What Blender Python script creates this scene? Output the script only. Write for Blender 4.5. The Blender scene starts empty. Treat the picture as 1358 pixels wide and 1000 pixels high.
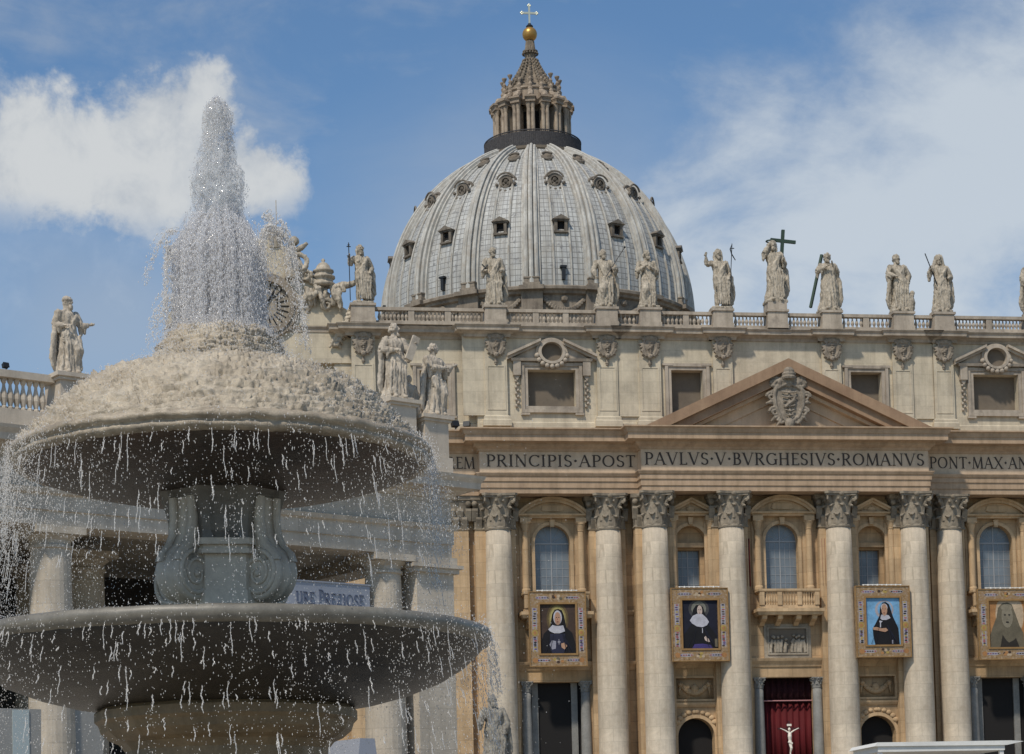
import bpy, bmesh, math, random
import numpy as np
from mathutils import Vector, Matrix, noise
R = math.radians
PI = math.pi
random.seed(7)
rng = np.random.default_rng(11)
S = bpy.context.scene
COL = S.collection

# ---------------------------------------------------------------- camera
cam = bpy.data.cameras.new('camera')
cam_o = bpy.data.objects.new('camera', cam)
COL.objects.link(cam_o)
PSI, PITCH, ROLL = R(8.76), R(3.6), R(1.42)
f = Vector((math.sin(PSI) * math.cos(PITCH), math.cos(PSI) * math.cos(PITCH), math.sin(PITCH)))
r = Vector((math.cos(PSI), -math.sin(PSI), 0)); u = r.cross(f)
r2 = r * math.cos(ROLL) - u * math.sin(ROLL); u2 = r * math.sin(ROLL) + u * math.cos(ROLL)
M = Matrix.Identity(4)
for i in range(3):
    M[i][0], M[i][1], M[i][2] = r2[i], u2[i], -f[i]
M[2][3] = 1.7
cam_o.matrix_world = M
cam.sensor_fit = 'HORIZONTAL'; cam.sensor_width = 36
cam.lens = 36 * 2870 / 1358
cam.shift_y = (980 - 500) / 1358
cam.clip_start = .5; cam.clip_end = 6000
S.camera = cam_o

# ---------------------------------------------------------------- sky and sun
SUN_AZ, SUN_EL = R(38), R(52)            # azimuth: to the left of the facade's normal
to_sun = Vector((-math.sin(SUN_AZ) * math.cos(SUN_EL), -math.cos(SUN_AZ) * math.cos(SUN_EL), math.sin(SUN_EL)))
W = bpy.data.worlds.new('World'); S.world = W; W.use_nodes = True
nt = W.node_tree; N = nt.nodes; Lk = nt.links
N.clear()
def wn(t, **k):
    n = N.new(t)
    for a, b in k.items(): setattr(n, a, b)
    return n
sky = wn('ShaderNodeTexSky', sky_type='NISHITA', sun_disc=False, sun_elevation=SUN_EL,
         sun_rotation=math.atan2(to_sun.x, to_sun.y), air_density=1.1, dust_density=.6, ozone_density=1.6)
tc = wn('ShaderNodeTexCoord')
def wmath(op, a, b=None, clamp=False):
    n = wn('ShaderNodeMath', operation=op, use_clamp=clamp)
    for i, v in enumerate((a, b)):
        if v is None: continue
        if isinstance(v, (int, float)): n.inputs[i].default_value = v
        else: Lk.new(v, n.inputs[i])
    return n.outputs[0]
def pix_dir(x, y):
    return ((x - 679) / 2870 * r2 - (y - 980) / 2870 * u2 + f).normalized()
def wnoise(scale, det, rough, dist=0, off=(0, 0, 0), sc=(1, 1, 1)):
    mp = wn('ShaderNodeMapping'); mp.inputs['Location'].default_value = off; mp.inputs['Scale'].default_value = sc
    Lk.new(tc.outputs['Generated'], mp.inputs['Vector'])
    n = wn('ShaderNodeTexNoise'); n.inputs['Scale'].default_value = scale; n.inputs['Detail'].default_value = det
    n.inputs['Roughness'].default_value = rough; n.inputs['Distortion'].default_value = dist
    Lk.new(mp.outputs[0], n.inputs['Vector'])
    return n.outputs['Fac']
def blob(d, rad, vs=1.0):
    """1 at direction d falling to 0 at angular radius rad; vs>1 flattens it vertically"""
    s = wn('ShaderNodeVectorMath', operation='SUBTRACT'); Lk.new(tc.outputs['Generated'], s.inputs[0]); s.inputs[1].default_value = d
    m = wn('ShaderNodeVectorMath', operation='MULTIPLY'); Lk.new(s.outputs[0], m.inputs[0]); m.inputs[1].default_value = (1, 1, vs)
    l = wn('ShaderNodeVectorMath', operation='LENGTH'); Lk.new(m.outputs[0], l.inputs[0])
    return wmath('SUBTRACT', 1.0, wmath('DIVIDE', l.outputs['Value'], rad))
def wmax(L):
    o = L[0]
    for b in L[1:]: o = wmath('SMOOTH_MAX', o, b); o.node.inputs[2].default_value = .25
    return o
def ramp(v, a, b):
    n = wn('ShaderNodeMapRange', interpolation_type='SMOOTHSTEP')
    Lk.new(v, n.inputs['Value']); n.inputs['From Min'].default_value = a; n.inputs['From Max'].default_value = b
    return n.outputs['Result']
PX = 1 / 2870
cum = wmax([blob(pix_dir(*p), q * PX) for p, q in [((50, 205), 125), ((130, 215), 110), ((215, 165), 105), ((268, 140), 85), ((325, 235), 95), ((-60, 230), 150), ((200, 240), 120), ((372, 255), 55)]])
n1 = wnoise(13, 9, .6, dist=.3)
n2 = wnoise(40, 8, .62, dist=.25, off=(3, 1, 2))
n3 = wnoise(110, 6, .6, off=(1, 4, 2))
def dev(n, k): return wmath('MULTIPLY', wmath('SUBTRACT', n, .5), k)
cumv = wmath('ADD', cum, wmath('ADD', dev(n1, .8), wmath('ADD', dev(n2, 1.0), dev(n3, .55))))
low = ramp(wmath('SUBTRACT', blob(pix_dir(150, -200), 560 * PX), dev(n1, .25)), .06, .24)     # softer, thinner underside
cum_m = wmath('MULTIPLY', wmath('MULTIPLY', ramp(cumv, .14, .6), .95), low)
strat = wmax([blob(pix_dir(*p), q * PX, 1.1) for p, q in [((1330, 240), 370), ((1110, 310), 340), ((1500, 180), 370), ((930, 390), 250)]])
ns = wnoise(8, 9, .6, dist=.5, off=(5, 2, 1), sc=(1, 1, 1.7)); ns2 = wnoise(26, 8, .62, dist=.3, off=(2, 7, 1), sc=(1, 1, 1.5))
strv = wmath('ADD', strat, wmath('ADD', dev(ns, 1.5), dev(ns2, .7)))
str_m = wmath('MULTIPLY', ramp(strv, -.02, .85), .9)
wv_ = wmath('ADD', wnoise(7, 9, .6, dist=.7, off=(1.4, .3, .2), sc=(1, 1, 2.4)), dev(ns2, .35))
wisp_m = wmath('MULTIPLY', ramp(wv_, .44, .8), .5)
lowh = wmath('MULTIPLY', ramp(wmath('ADD', wmax([blob(pix_dir(150, 420), 330 * PX, 1.6), blob(pix_dir(700, 330), 420 * PX, 1.4)]), dev(ns, .6)), 0, 1), .5)
fac = wmath('MAXIMUM', wmath('MAXIMUM', cum_m, str_m), wmath('MAXIMUM', wisp_m, lowh))
cl = wn('ShaderNodeMixRGB'); cl.inputs[1].default_value = (3.5, 3.85, 4.3, 1); cl.inputs[2].default_value = (5.2, 5.35, 5.4, 1)
lit = wmath('ADD', wmath('MULTIPLY', cum, .55), wmath('ADD', dev(n2, 1.6), wmath('ADD', dev(n1, 1.2), .35)))
Lk.new(ramp(lit, .2, .95), cl.inputs[0])
cl2 = wn('ShaderNodeMixRGB'); cl2.inputs[2].default_value = (4.75, 5.25, 5.75, 1); Lk.new(cl.outputs[0], cl2.inputs[1]); Lk.new(wmath('MULTIPLY', str_m, 1.0), cl2.inputs[0])
mix = wn('ShaderNodeMixRGB'); Lk.new(fac, mix.inputs[0]); tint = wn('ShaderNodeMixRGB', blend_type='MULTIPLY'); tint.inputs[0].default_value = 1; tint.inputs[2].default_value = (.62, .78, .9, 1); Lk.new(sky.outputs[0], tint.inputs[1]); Lk.new(tint.outputs[0], mix.inputs[1]); Lk.new(cl2.outputs[0], mix.inputs[2])
bg = wn('ShaderNodeBackground'); bg.inputs['Strength'].default_value = .1
Lk.new(mix.outputs[0], bg.inputs['Color'])
wo = wn('ShaderNodeOutputWorld'); Lk.new(bg.outputs[0], wo.inputs['Surface'])
sl = bpy.data.lights.new('sun', 'SUN'); sl.energy = 2.7; sl.angle = R(3.5); sl.color = (1, .91, .78)
sun = bpy.data.objects.new('sun', sl); COL.objects.link(sun)
sun.rotation_euler = to_sun.to_track_quat('Z', 'Y').to_euler()
S.view_settings.view_transform = 'Standard'; S.view_settings.look = 'None'
S.view_settings.exposure = .3; S.view_settings.gamma = 1
S.cycles.max_bounces = 6; S.cycles.transparent_max_bounces = 16

# ---------------------------------------------------------------- materials
def mat(name, col, rough=.85, var=.25, col2=None, blocks=None, streak=.0, bump=.15, nscale=1.0, spec=.3, stain=None, stain_amt=0, metallic=0, uv=False, fine=.1):
    m = bpy.data.materials.new(name); m.use_nodes = True
    t = m.node_tree; n = t.nodes; l = t.links; b = n['Principled BSDF']
    b.inputs['Roughness'].default_value = rough; b.inputs['Specular IOR Level'].default_value = spec; b.inputs['Metallic'].default_value = metallic
    c = n.new('ShaderNodeTexCoord'); src = c.outputs['Object']
    def nz(scale, det=5, rg=.6, sc=(1, 1, 1), off=0.0):
        mp = n.new('ShaderNodeMapping'); mp.inputs['Scale'].default_value = sc; mp.inputs['Location'].default_value = (off, off * .7, off * .3); l.new(src, mp.inputs[0])
        x = n.new('ShaderNodeTexNoise'); x.inputs['Scale'].default_value = scale; x.inputs['Detail'].default_value = det; x.inputs['Roughness'].default_value = rg
        l.new(mp.outputs[0], x.inputs['Vector']); return x.outputs['Fac']
    def rmp(v, a, bb, lo=0., hi=1.):
        x = n.new('ShaderNodeMapRange'); l.new(v, x.inputs[0])
        for i, w in zip((1, 2, 3, 4), (a, bb, lo, hi)): x.inputs[i].default_value = w
        return x.outputs[0]
    def mixc(fac, a, bb, bt='MIX'):
        x = n.new('ShaderNodeMixRGB'); x.blend_type = bt
        for i, w in ((0, fac), (1, a), (2, bb)):
            if isinstance(w, tuple): x.inputs[i].default_value = (*w, 1)
            elif isinstance(w, (int, float)): x.inputs[i].default_value = w
            else: l.new(w, x.inputs[i])
        return x.outputs[0]
    c2 = col2 or tuple(v * .6 for v in col)
    out = mixc(rmp(nz(.35 * nscale, 6), .3, .7), col, c2)
    out = mixc(var, out, mixc(rmp(nz(2.3 * nscale, 8, .7, off=3), .25, .75), (1.25, 1.22, 1.18), (.55, .54, .52)), 'MULTIPLY')
    if fine: out = mixc(fine * 3, out, mixc(rmp(nz(14 * nscale, 4, .7, off=9), .3, .7), (1.15, 1.15, 1.15), (.75, .74, .72)), 'MULTIPLY')
    if streak: out = mixc(streak, out, mixc(rmp(nz(1.4 * nscale, 6, .65, (1, 1, .09), 5), .42, .72), (1.08, 1.08, 1.08), (.42, .4, .37)), 'MULTIPLY')
    if stain: out = mixc(rmp(nz(.6 * nscale, 9, .72, off=7), .5, .72, 0, stain_amt), out, stain)
    hgt = nz(9 * nscale, 6, .7)
    if blocks:
        bw, bh, amt = blocks
        sx = n.new('ShaderNodeSeparateXYZ'); l.new(src, sx.inputs[0])
        ad = n.new('ShaderNodeMath'); ad.operation = 'ADD'; l.new(sx.outputs[0], ad.inputs[0]); l.new(sx.outputs[1], ad.inputs[1])
        cx = n.new('ShaderNodeCombineXYZ'); l.new(ad.outputs[0], cx.inputs[0]); l.new(sx.outputs[2], cx.inputs[1])
        bk = n.new('ShaderNodeTexBrick'); l.new(cx.outputs[0], bk.inputs['Vector']); bk.inputs['Scale'].default_value = 1
        bk.inputs['Brick Width'].default_value = bw; bk.inputs['Row Height'].default_value = bh; bk.inputs['Mortar Size'].default_value = .025
        bk.inputs['Mortar Smooth'].default_value = .3
        bk.inputs['Color1'].default_value = (1.2, 1.17, 1.12, 1); bk.inputs['Color2'].default_value = (.72, .71, .7, 1); bk.inputs['Mortar'].default_value = (.4, .38, .35, 1)
        out = mixc(amt, out, bk.outputs[0], 'MULTIPLY')
    l.new(out, b.inputs['Base Color'])
    if bump:
        bp = n.new('ShaderNodeBump'); bp.inputs['Strength'].default_value = bump; bp.inputs['Distance'].default_value = .08 / nscale
        l.new(hgt, bp.inputs['Height']); l.new(bp.outputs[0], b.inputs['Normal'])
    return m
def plain(name, col, rough=.6, metallic=0, spec=.4, **k):
    m = bpy.data.materials.new(name); m.use_nodes = True; b = m.node_tree.nodes['Principled BSDF']
    b.inputs['Base Color'].default_value = (*col, 1); b.inputs['Roughness'].default_value = rough
    b.inputs['Metallic'].default_value = metallic; b.inputs['Specular IOR Level'].default_value = spec
    return m
m_wall = mat('ochre travertine', (.54, .385, .23), col2=(.39, .27, .155), blocks=(2.4, 1.0, .5), streak=.5, stain=(.2, .14, .1), stain_amt=.4)
m_col = mat('pale column travertine', (.6, .525, .42), col2=(.52, .45, .355), var=.4, blocks=(1.7, 1.25, .3), streak=.4, stain=(.36, .28, .2), stain_amt=.5)
m_pil = mat('tan pilaster travertine', (.58, .42, .255), col2=(.44, .31, .185), blocks=(2.2, 1.2, .4), streak=.5)
m_attic = mat('grey cream attic travertine', (.6, .53, .41), col2=(.5, .44, .335), blocks=(2.6, 1.05, .22), streak=.4, stain=(.25, .215, .175), stain_amt=.45)
m_ent = mat('brown entablature stone', (.5, .365, .25), col2=(.39, .28, .185), streak=.5, stain=(.2, .14, .1), stain_amt=.4)
m_frieze = mat('frieze stone', (.6, .475, .345), col2=(.5, .39, .28), streak=.3)
m_rake = mat('weathered brown cornice', (.37, .25, .16), col2=(.26, .165, .105), streak=.3)
m_corn = mat('attic cornice stone', (.48, .415, .335), col2=(.34, .29, .235), streak=.55, stain=(.12, .1, .085), stain_amt=.6)
m_cap = mat('sooty capital stone', (.36, .31, .24), col2=(.16, .135, .105), nscale=2, var=.5, stain=(.07, .06, .05), stain_amt=.7)
m_stat = mat('weathered statue travertine', (.56, .5, .41), col2=(.34, .3, .24), nscale=2.0, var=.6, streak=.6, stain=(.085, .075, .062), stain_amt=.85)
m_statd = mat('dark weathered marble', (.4, .375, .32), col2=(.2, .185, .16), nscale=2.6, var=.6, streak=.5, stain=(.07, .062, .055), stain_amt=.7)
m_statw = mat('pale statue travertine', (.55, .49, .41), col2=(.4, .35, .285), nscale=2.4, var=.45, streak=.4, stain=(.14, .12, .1), stain_amt=.5)
m_wing = mat('grey wing travertine', (.56, .5, .42), col2=(.43, .385, .32), blocks=(2.2, .9, .25), streak=.4)
m_wingt = mat('cream wing travertine', (.6, .535, .445), col2=(.46, .4, .33), streak=.4)
m_orn = mat('dusty grey ornament', (.36, .31, .25), col2=(.17, .145, .115), nscale=3, var=.6, stain=(.06, .05, .042), stain_amt=.7)
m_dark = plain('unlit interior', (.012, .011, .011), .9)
m_blind = mat('brown blind wall', (.2, .165, .125), col2=(.14, .115, .09))
m_green = plain('green patinated bronze', (.045, .07, .05), .55, .4)
m_iron = plain('dark iron', (.03, .032, .035), .5, .5)
m_gold = mat('weathered gilt copper', (.5, .3, .085), col2=(.36, .2, .06), rough=.38, metallic=.55, nscale=2)
m_cross = plain('pale gilt metal', (.55, .56, .45), .4, .5)
m_red = mat('red velvet', (.095, .004, .007), col2=(.07, .003, .005), rough=.8, bump=.1)
m_redd = mat('dark red pelmet', (.028, .002, .005), rough=.85)
m_redw = mat('faded red drape', (.24, .045, .035), rough=.85)
m_ivory = plain('ivory white', (.75, .68, .58), .5)
m_letter = plain('bronze black letters', (.05, .035, .026), .6)
m_white = mat('white canvas', (.72, .72, .69), col2=(.6, .6, .58), rough=.7, var=.15)
m_portcol = mat('grey portal marble', (.29, .285, .27), col2=(.2, .2, .19), nscale=2, var=.5)
m_relief = mat('white marble relief', (.42, .365, .29), col2=(.2, .175, .14), nscale=3, var=.5)
m_signb = plain('pale blue sign board', (.29, .31, .36), .6)
m_signt = plain('blue grey sign letters', (.09, .11, .17), .6)
m_f_top = mat('limescaled travertine', (.56, .5, .405), col2=(.38, .325, .25), nscale=4, var=.7, rough=.5, bump=.8, spec=.5, stain=(.2, .165, .12), stain_amt=.75)
m_f_rim = mat('wet rim travertine', (.5, .43, .33), col2=(.3, .25, .185), nscale=4, var=.75, rough=.4, spec=.5, bump=.6, stain=(.12, .1, .075), stain_amt=.7)
m_f_rim2 = mat('wet grey lip', (.24, .225, .19), col2=(.13, .12, .1), nscale=5, var=.5, rough=.45, spec=.5)
m_f_dark = mat('wet shaded granite', (.034, .03, .026), col2=(.019, .017, .015), nscale=3, var=.8, rough=.35, spec=.5, bump=.5, streak=.4, stain=(.1, .085, .065), stain_amt=.35)  # wet granite, its colour lowered further to hold the underside's shade
m_f_brown = mat('wet shaded brown bowl', (.085, .05, .03), col2=(.028, .023, .019), nscale=1.6, var=.8, rough=.4, spec=.5, bump=.5, stain=(.13, .1, .07), stain_amt=.4)  # wet brown stone with the bowl's underside shade mixed into the colour
m_f_neck = mat('wet grey shaft', (.2, .18, .15), col2=(.1, .092, .08), nscale=4, var=.5, rough=.45, spec=.5)
m_f_vol = mat('grey volute stone', (.6, .54, .45), col2=(.45, .4, .335), nscale=4, var=.4, rough=.5)
m_f_ped = mat('olive brown pedestal', (.25, .185, .11), col2=(.15, .12, .078), nscale=3, var=.5, rough=.5, streak=.4)
m_ground = mat('pale bounce cobbles', (.37, .33, .27), col2=(.28, .25, .205), nscale=1, bump=.3)  # cobbles paled and warmed to bounce light onto undersides and facade
m_steps = mat('pale steps', (.4, .37, .32), blocks=(3, .5, .4))
m_roof = mat('roof terrace', (.25, .2, .15))

def window_mat():
    m = bpy.data.materials.new('leaded grey glass'); m.use_nodes = True
    t = m.node_tree; n = t.nodes; l = t.links; b = n['Principled BSDF']; b.inputs['Roughness'].default_value = .25
    c = n.new('ShaderNodeTexCoord'); sx = n.new('ShaderNodeSeparateXYZ'); l.new(c.outputs['Object'], sx.inputs[0])
    cx = n.new('ShaderNodeCombineXYZ'); l.new(sx.outputs[0], cx.inputs[0]); l.new(sx.outputs[2], cx.inputs[1])
    nz = n.new('ShaderNodeTexNoise'); nz.inputs['Scale'].default_value = 1.1; nz.inputs['Detail'].default_value = 3; l.new(c.outputs['Object'], nz.inputs[0])
    mx = n.new('ShaderNodeMixRGB'); mx.inputs[1].default_value = (.2, .235, .27, 1); mx.inputs[2].default_value = (.1, .115, .13, 1); l.new(nz.outputs[0], mx.inputs[0])
    l.new(mx.outputs[0], b.inputs['Base Color']); return m
m_glass = window_mat()

def lead_mat():
    m = bpy.data.materials.new('weathered lead sheet'); m.use_nodes = True
    t = m.node_tree; n = t.nodes; l = t.links; b = n['Principled BSDF']; b.inputs['Roughness'].default_value = .62; b.inputs['Specular IOR Level'].default_value = .4
    uv = n.new('ShaderNodeUVMap')
    bk = n.new('ShaderNodeTexBrick'); bk.offset = 0; bm_ = n.new('ShaderNodeMapping'); bm_.inputs['Scale'].default_value = (1, .085, 1); l.new(uv.outputs[0], bm_.inputs[0]); l.new(bm_.outputs[0], bk.inputs['Vector'])
    bk.inputs['Scale'].default_value = 1; bk.inputs['Brick Width'].default_value = .0833; bk.inputs['Row Height'].default_value = .075
    bk.inputs['Mortar Size'].default_value = .0042; bk.inputs['Mortar Smooth'].default_value = .1
    bk.inputs['Color1'].default_value = (.48, .485, .465, 1); bk.inputs['Color2'].default_value = (.385, .39, .38, 1); bk.inputs['Mortar'].default_value = (.13, .13, .125, 1)
    def nz(scale, sc, det=6, rg=.65, off=0):
        mp = n.new('ShaderNodeMapping'); mp.inputs['Scale'].default_value = sc; mp.inputs['Location'].default_value = (off, off, 0); l.new(uv.outputs[0], mp.inputs[0])
        x = n.new('ShaderNodeTexNoise'); x.inputs['Scale'].default_value = scale; x.inputs['Detail'].default_value = det; x.inputs['Roughness'].default_value = rg
        l.new(mp.outputs[0], x.inputs['Vector']); return x.outputs['Fac']
    def step(v, a, c_, hi):
        x = n.new('ShaderNodeMapRange'); l.new(v, x.inputs[0]); x.inputs[1].default_value = a; x.inputs[2].default_value = c_; x.inputs[4].default_value = hi; return x.outputs[0]
    def mixc(fac, a, bb, bt='MIX'):
        x = n.new('ShaderNodeMixRGB'); x.blend_type = bt; l.new(fac, x.inputs[0]); l.new(a, x.inputs[1]); x.inputs[2].default_value = (*bb, 1); return x.outputs[0]
    out = mixc(step(nz(1, (16, .1, 1)), .42, .68, .75), bk.outputs[0], (.19, .178, .155))
    out = mixc(step(nz(1, (5, .5, 1), off=4), .56, .66, .4), out, (.2, .2, .2))
    out = mixc(step(nz(1, (9, .9, 1), off=8), .58, .62, .7), out, (.14, .14, .145))
    out = mixc(step(nz(1, (3, .2, 1), off=2), .5, .75, .5), out, (.36, .33, .27))
    l.new(out, b.inputs['Base Color'])
    bp = n.new('ShaderNodeBump'); bp.inputs['Strength'].default_value = .35; bp.inputs['Distance'].default_value = .1; l.new(bk.outputs['Fac'], bp.inputs['Height']); bp.invert = True
    l.new(bp.outputs[0], b.inputs['Normal'])
    return m
m_lead = lead_mat()
m_rib = mat('lead rib with rust', (.55, .545, .51), col2=(.37, .36, .335), nscale=.9, var=.5, streak=.55, stain=(.3, .23, .16), stain_amt=.55)
m_drum = mat('drum stone', (.34, .29, .23), col2=(.18, .15, .12), streak=.6, stain=(.05, .044, .038), stain_amt=.8)
m_dorm = mat('sooty dormer stone', (.27, .235, .19), col2=(.11, .095, .08), streak=.6, stain=(.035, .03, .027), stain_amt=.85)
m_lant = mat('lantern stone', (.44, .36, .275), col2=(.27, .215, .165), nscale=2, streak=.4, stain=(.1, .085, .07), stain_amt=.7)

# ---------------------------------------------------------------- helpers
def rotz(v, a):
    c, s = math.cos(a), math.sin(a)
    return Vector((v[0] * c - v[1] * s, v[0] * s + v[1] * c, v[2]))
def obj(name, bm, m, parent=None, smooth=False, loc=None, mats=None):
    bmesh.ops.recalc_face_normals(bm, faces=bm.faces)
    me = bpy.data.meshes.new(name); bm.to_mesh(me); bm.free()
    return obj_me(name, me, m, parent, smooth, loc, mats)
def obj_me(name, me, m, parent=None, smooth=False, loc=None, mats=None):
    if m: me.materials.append(m)
    for x in mats or []: me.materials.append(x)
    if smooth: me.polygons.foreach_set('use_smooth', [True] * len(me.polygons))
    o = bpy.data.objects.new(name, me); COL.objects.link(o)
    if loc is not None: o.location = loc
    if parent is not None: adopt(o, parent)
    return o
def wpos(o):
    m = Matrix.Identity(4)
    return wpos(o.parent) @ o.matrix_parent_inverse @ o.matrix_basis if o.parent else o.matrix_basis.copy()
def adopt(o, parent):
    o.parent = parent; o.matrix_parent_inverse = wpos(parent).inverted()
def empty(name, loc, rz=0):
    o = bpy.data.objects.new(name, None); COL.objects.link(o); o.location = loc; o.rotation_euler = (0, 0, rz); o.empty_display_size = .5; return o
def tag(o, label, cat, group=None, kind=None):
    if label: o['label'] = label
    if cat: o['category'] = cat
    if group: o['group'] = group
    if kind: o['kind'] = kind
    return o
def copy(o, parent=None, name=None, delta=None, mat4=None):
    """copy one object and its children; delta moves it in its parent's space"""
    c = o.copy(); COL.objects.link(c)
    if parent is not None: c.parent = parent
    if delta is not None: c.location = Vector(o.location) + Vector(delta)
    for ch in list(o.children): copy(ch, c)
    return c
def B(): return bmesh.new()
def box(bm, x0, x1, y0, y1, z0, z1):
    v = [bm.verts.new(p) for p in ((x0, y0, z0), (x1, y0, z0), (x1, y1, z0), (x0, y1, z0), (x0, y0, z1), (x1, y0, z1), (x1, y1, z1), (x0, y1, z1))]
    for q in ((0, 1, 2, 3), (4, 5, 6, 7), (0, 1, 5, 4), (1, 2, 6, 5), (2, 3, 7, 6), (3, 0, 4, 7)): bm.faces.new([v[i] for i in q])
    return v
def prism(bm, pts, y0, y1):
    a = [bm.verts.new((p[0], y0, p[1])) for p in pts]; b = [bm.verts.new((p[0], y1, p[1])) for p in pts]
    bm.faces.new(a); bm.faces.new(b)
    n = len(pts)
    for i in range(n): bm.faces.new((a[i], a[(i + 1) % n], b[(i + 1) % n], b[i]))
def lathe(bm, prof, n=32, c=(0, 0), a0=0., a1=2 * PI, fn=None, uv=None, cap=True):
    """prof: (r,z) list. fn(angle,i,r,z)->(r,z)"""
    full = abs(a1 - a0 - 2 * PI) < 1e-6
    cols = n if full else n + 1
    rings = []
    for i, (rr, z) in enumerate(prof):
        ring = []
        for k in range(cols):
            a = a0 + (a1 - a0) * k / n
            q, w = (rr, z) if fn is None else fn(a, i, rr, z)
            ring.append(bm.verts.new((c[0] + q * math.cos(a), c[1] + q * math.sin(a), w)))
        rings.append(ring)
    lay = bm.loops.layers.uv.new('UVMap') if uv else None
    for i in range(len(rings) - 1):
        for k in range(n):
            k2 = (k + 1) % cols
            fc = bm.faces.new((rings[i][k], rings[i][k2], rings[i + 1][k2], rings[i + 1][k]))
            if lay:
                for lp, (kk, ii) in zip(fc.loops, ((k, i), (k + 1, i), (k + 1, i + 1), (k, i + 1))):
                    lp[lay].uv = (uv[0] * kk / n, uv[1][ii])
    if cap and full:
        for ring in (rings[0], rings[-1]):
            try: bm.faces.new(ring)
            except ValueError: pass
    return rings
def sweep(bm, path, prof):
    """closed profile (outward d, z) along a plan polyline, mitred; outward = right of travel"""
    n = len(path); rows = []
    for i in range(n):
        p = Vector(path[i])
        def nrm(a, b):
            d = (Vector(b) - Vector(a)).normalized(); return Vector((d.y, -d.x))
        if i == 0: mm = nrm(path[0], path[1])
        elif i == n - 1: mm = nrm(path[-2], path[-1])
        else:
            a, b = nrm(path[i - 1], path[i]), nrm(path[i], path[i + 1])
            mm = (a + b) / (1 + a.dot(b))
        rows.append([bm.verts.new((p.x + mm.x * d, p.y + mm.y * d, z)) for d, z in prof])
    k = len(prof)
    for i in range(n - 1):
        for j in range(k):
            bm.faces.new((rows[i][j], rows[i + 1][j], rows[i + 1][(j + 1) % k], rows[i][(j + 1) % k]))
    bm.faces.new(rows[0]); bm.faces.new(rows[-1])
def tube(bm, pts, rads, n=8, flat=1.0):
    pts = [Vector(p) for p in pts]
    if isinstance(rads, (int, float)): rads = [rads] * len(pts)
    rings = []
    ref = None
    for i, p in enumerate(pts):
        d = (pts[min(i + 1, len(pts) - 1)] - pts[max(i - 1, 0)]).normalized()
        if ref is None or abs(ref.dot(d)) > .95: ref = Vector((0, 1, 0)) if abs(d.y) < .9 else Vector((1, 0, 0))
        a = (ref - d * ref.dot(d)).normalized(); b = d.cross(a); ref = a
        rings.append([bm.verts.new(p + a * (rads[i] * math.cos(2 * PI * k / n)) + b * (rads[i] * flat * math.sin(2 * PI * k / n))) for k in range(n)])
    for i in range(len(rings) - 1):
        for k in range(n): bm.faces.new((rings[i][k], rings[i][(k + 1) % n], rings[i + 1][(k + 1) % n], rings[i + 1][k]))
    bm.faces.new(rings[0]); bm.faces.new(rings[-1])
def ball(bm, c, rad, sub=2, sc=(1, 1, 1), rot=None):
    q = bmesh.ops.create_icosphere(bm, subdivisions=sub, radius=rad)
    for v in q['verts']:
        p = Vector((v.co.x * sc[0], v.co.y * sc[1], v.co.z * sc[2]))
        if rot: p = rot @ p
        v.co = p + Vector(c)
def bridge(bm, a, b):
    bm.faces.new((a[0], a[1], b[1], b[0]))
def wall(bm, x0, x1, z0, z1, y, ops, depth, back=True):
    """front sheet at y with openings (xa,xb,za,zb,arched) and reveals going back by depth"""
    xs = sorted({x0, x1, *[o[0] for o in ops], *[o[1] for o in ops]}); zs = sorted({z0, z1, *[o[2] for o in ops], *[o[3] for o in ops]})
    xs = [x for x in xs if x0 <= x <= x1]; zs = [z for z in zs if z0 <= z <= z1]
    for i in range(len(xs) - 1):
        for j in range(len(zs) - 1):
            cx, cz = (xs[i] + xs[i + 1]) / 2, (zs[j] + zs[j + 1]) / 2
            if any(o[0] < cx < o[1] and o[2] < cz < o[3] for o in ops): continue
            bm.faces.new([bm.verts.new(p) for p in ((xs[i], y, zs[j]), (xs[i + 1], y, zs[j]), (xs[i + 1], y, zs[j + 1]), (xs[i], y, zs[j + 1]))])
    for o in ops:
        xa, xb, za, zb, arch = o[:5]
        outline = [(xa, za)]
        if arch:
            rr = (xb - xa) / 2; cx = (xa + xb) / 2; sp = zb - rr; n = 14
            arc = [(cx - rr * math.cos(PI * k / n), sp + rr * math.sin(PI * k / n)) for k in range(n + 1)]
            for k in range(n):
                (ax, az), (bx, bz) = arc[k], arc[k + 1]
                bm.faces.new([bm.verts.new(p) for p in ((ax, y, az), (bx, y, bz), (bx, y, zb), (ax, y, zb))]) if zb - max(az, bz) > 1e-5 or zb - min(az, bz) > 1e-5 else None
            outline += arc
        else: outline += [(xa, zb), (xb, zb)]
        outline.append((xb, za))
        m = len(outline)
        for k in range(m):
            (ax, az), (bx, bz) = outline[k], outline[(k + 1) % m]
            if abs(ax - bx) + abs(az - bz) < 1e-6: continue
            bm.faces.new([bm.verts.new(p) for p in ((ax, y, az), (bx, y, bz), (bx, y + depth, bz), (ax, y + depth, az))])
def arch_pts(xa, xb, za, zb, n=16):
    rr = (xb - xa) / 2; cx = (xa + xb) / 2; sp = zb - rr
    return [(xa, za)] + [(cx - rr * math.cos(PI * k / n), sp + rr * math.sin(PI * k / n)) for k in range(n + 1)] + [(xb, za)]
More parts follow.
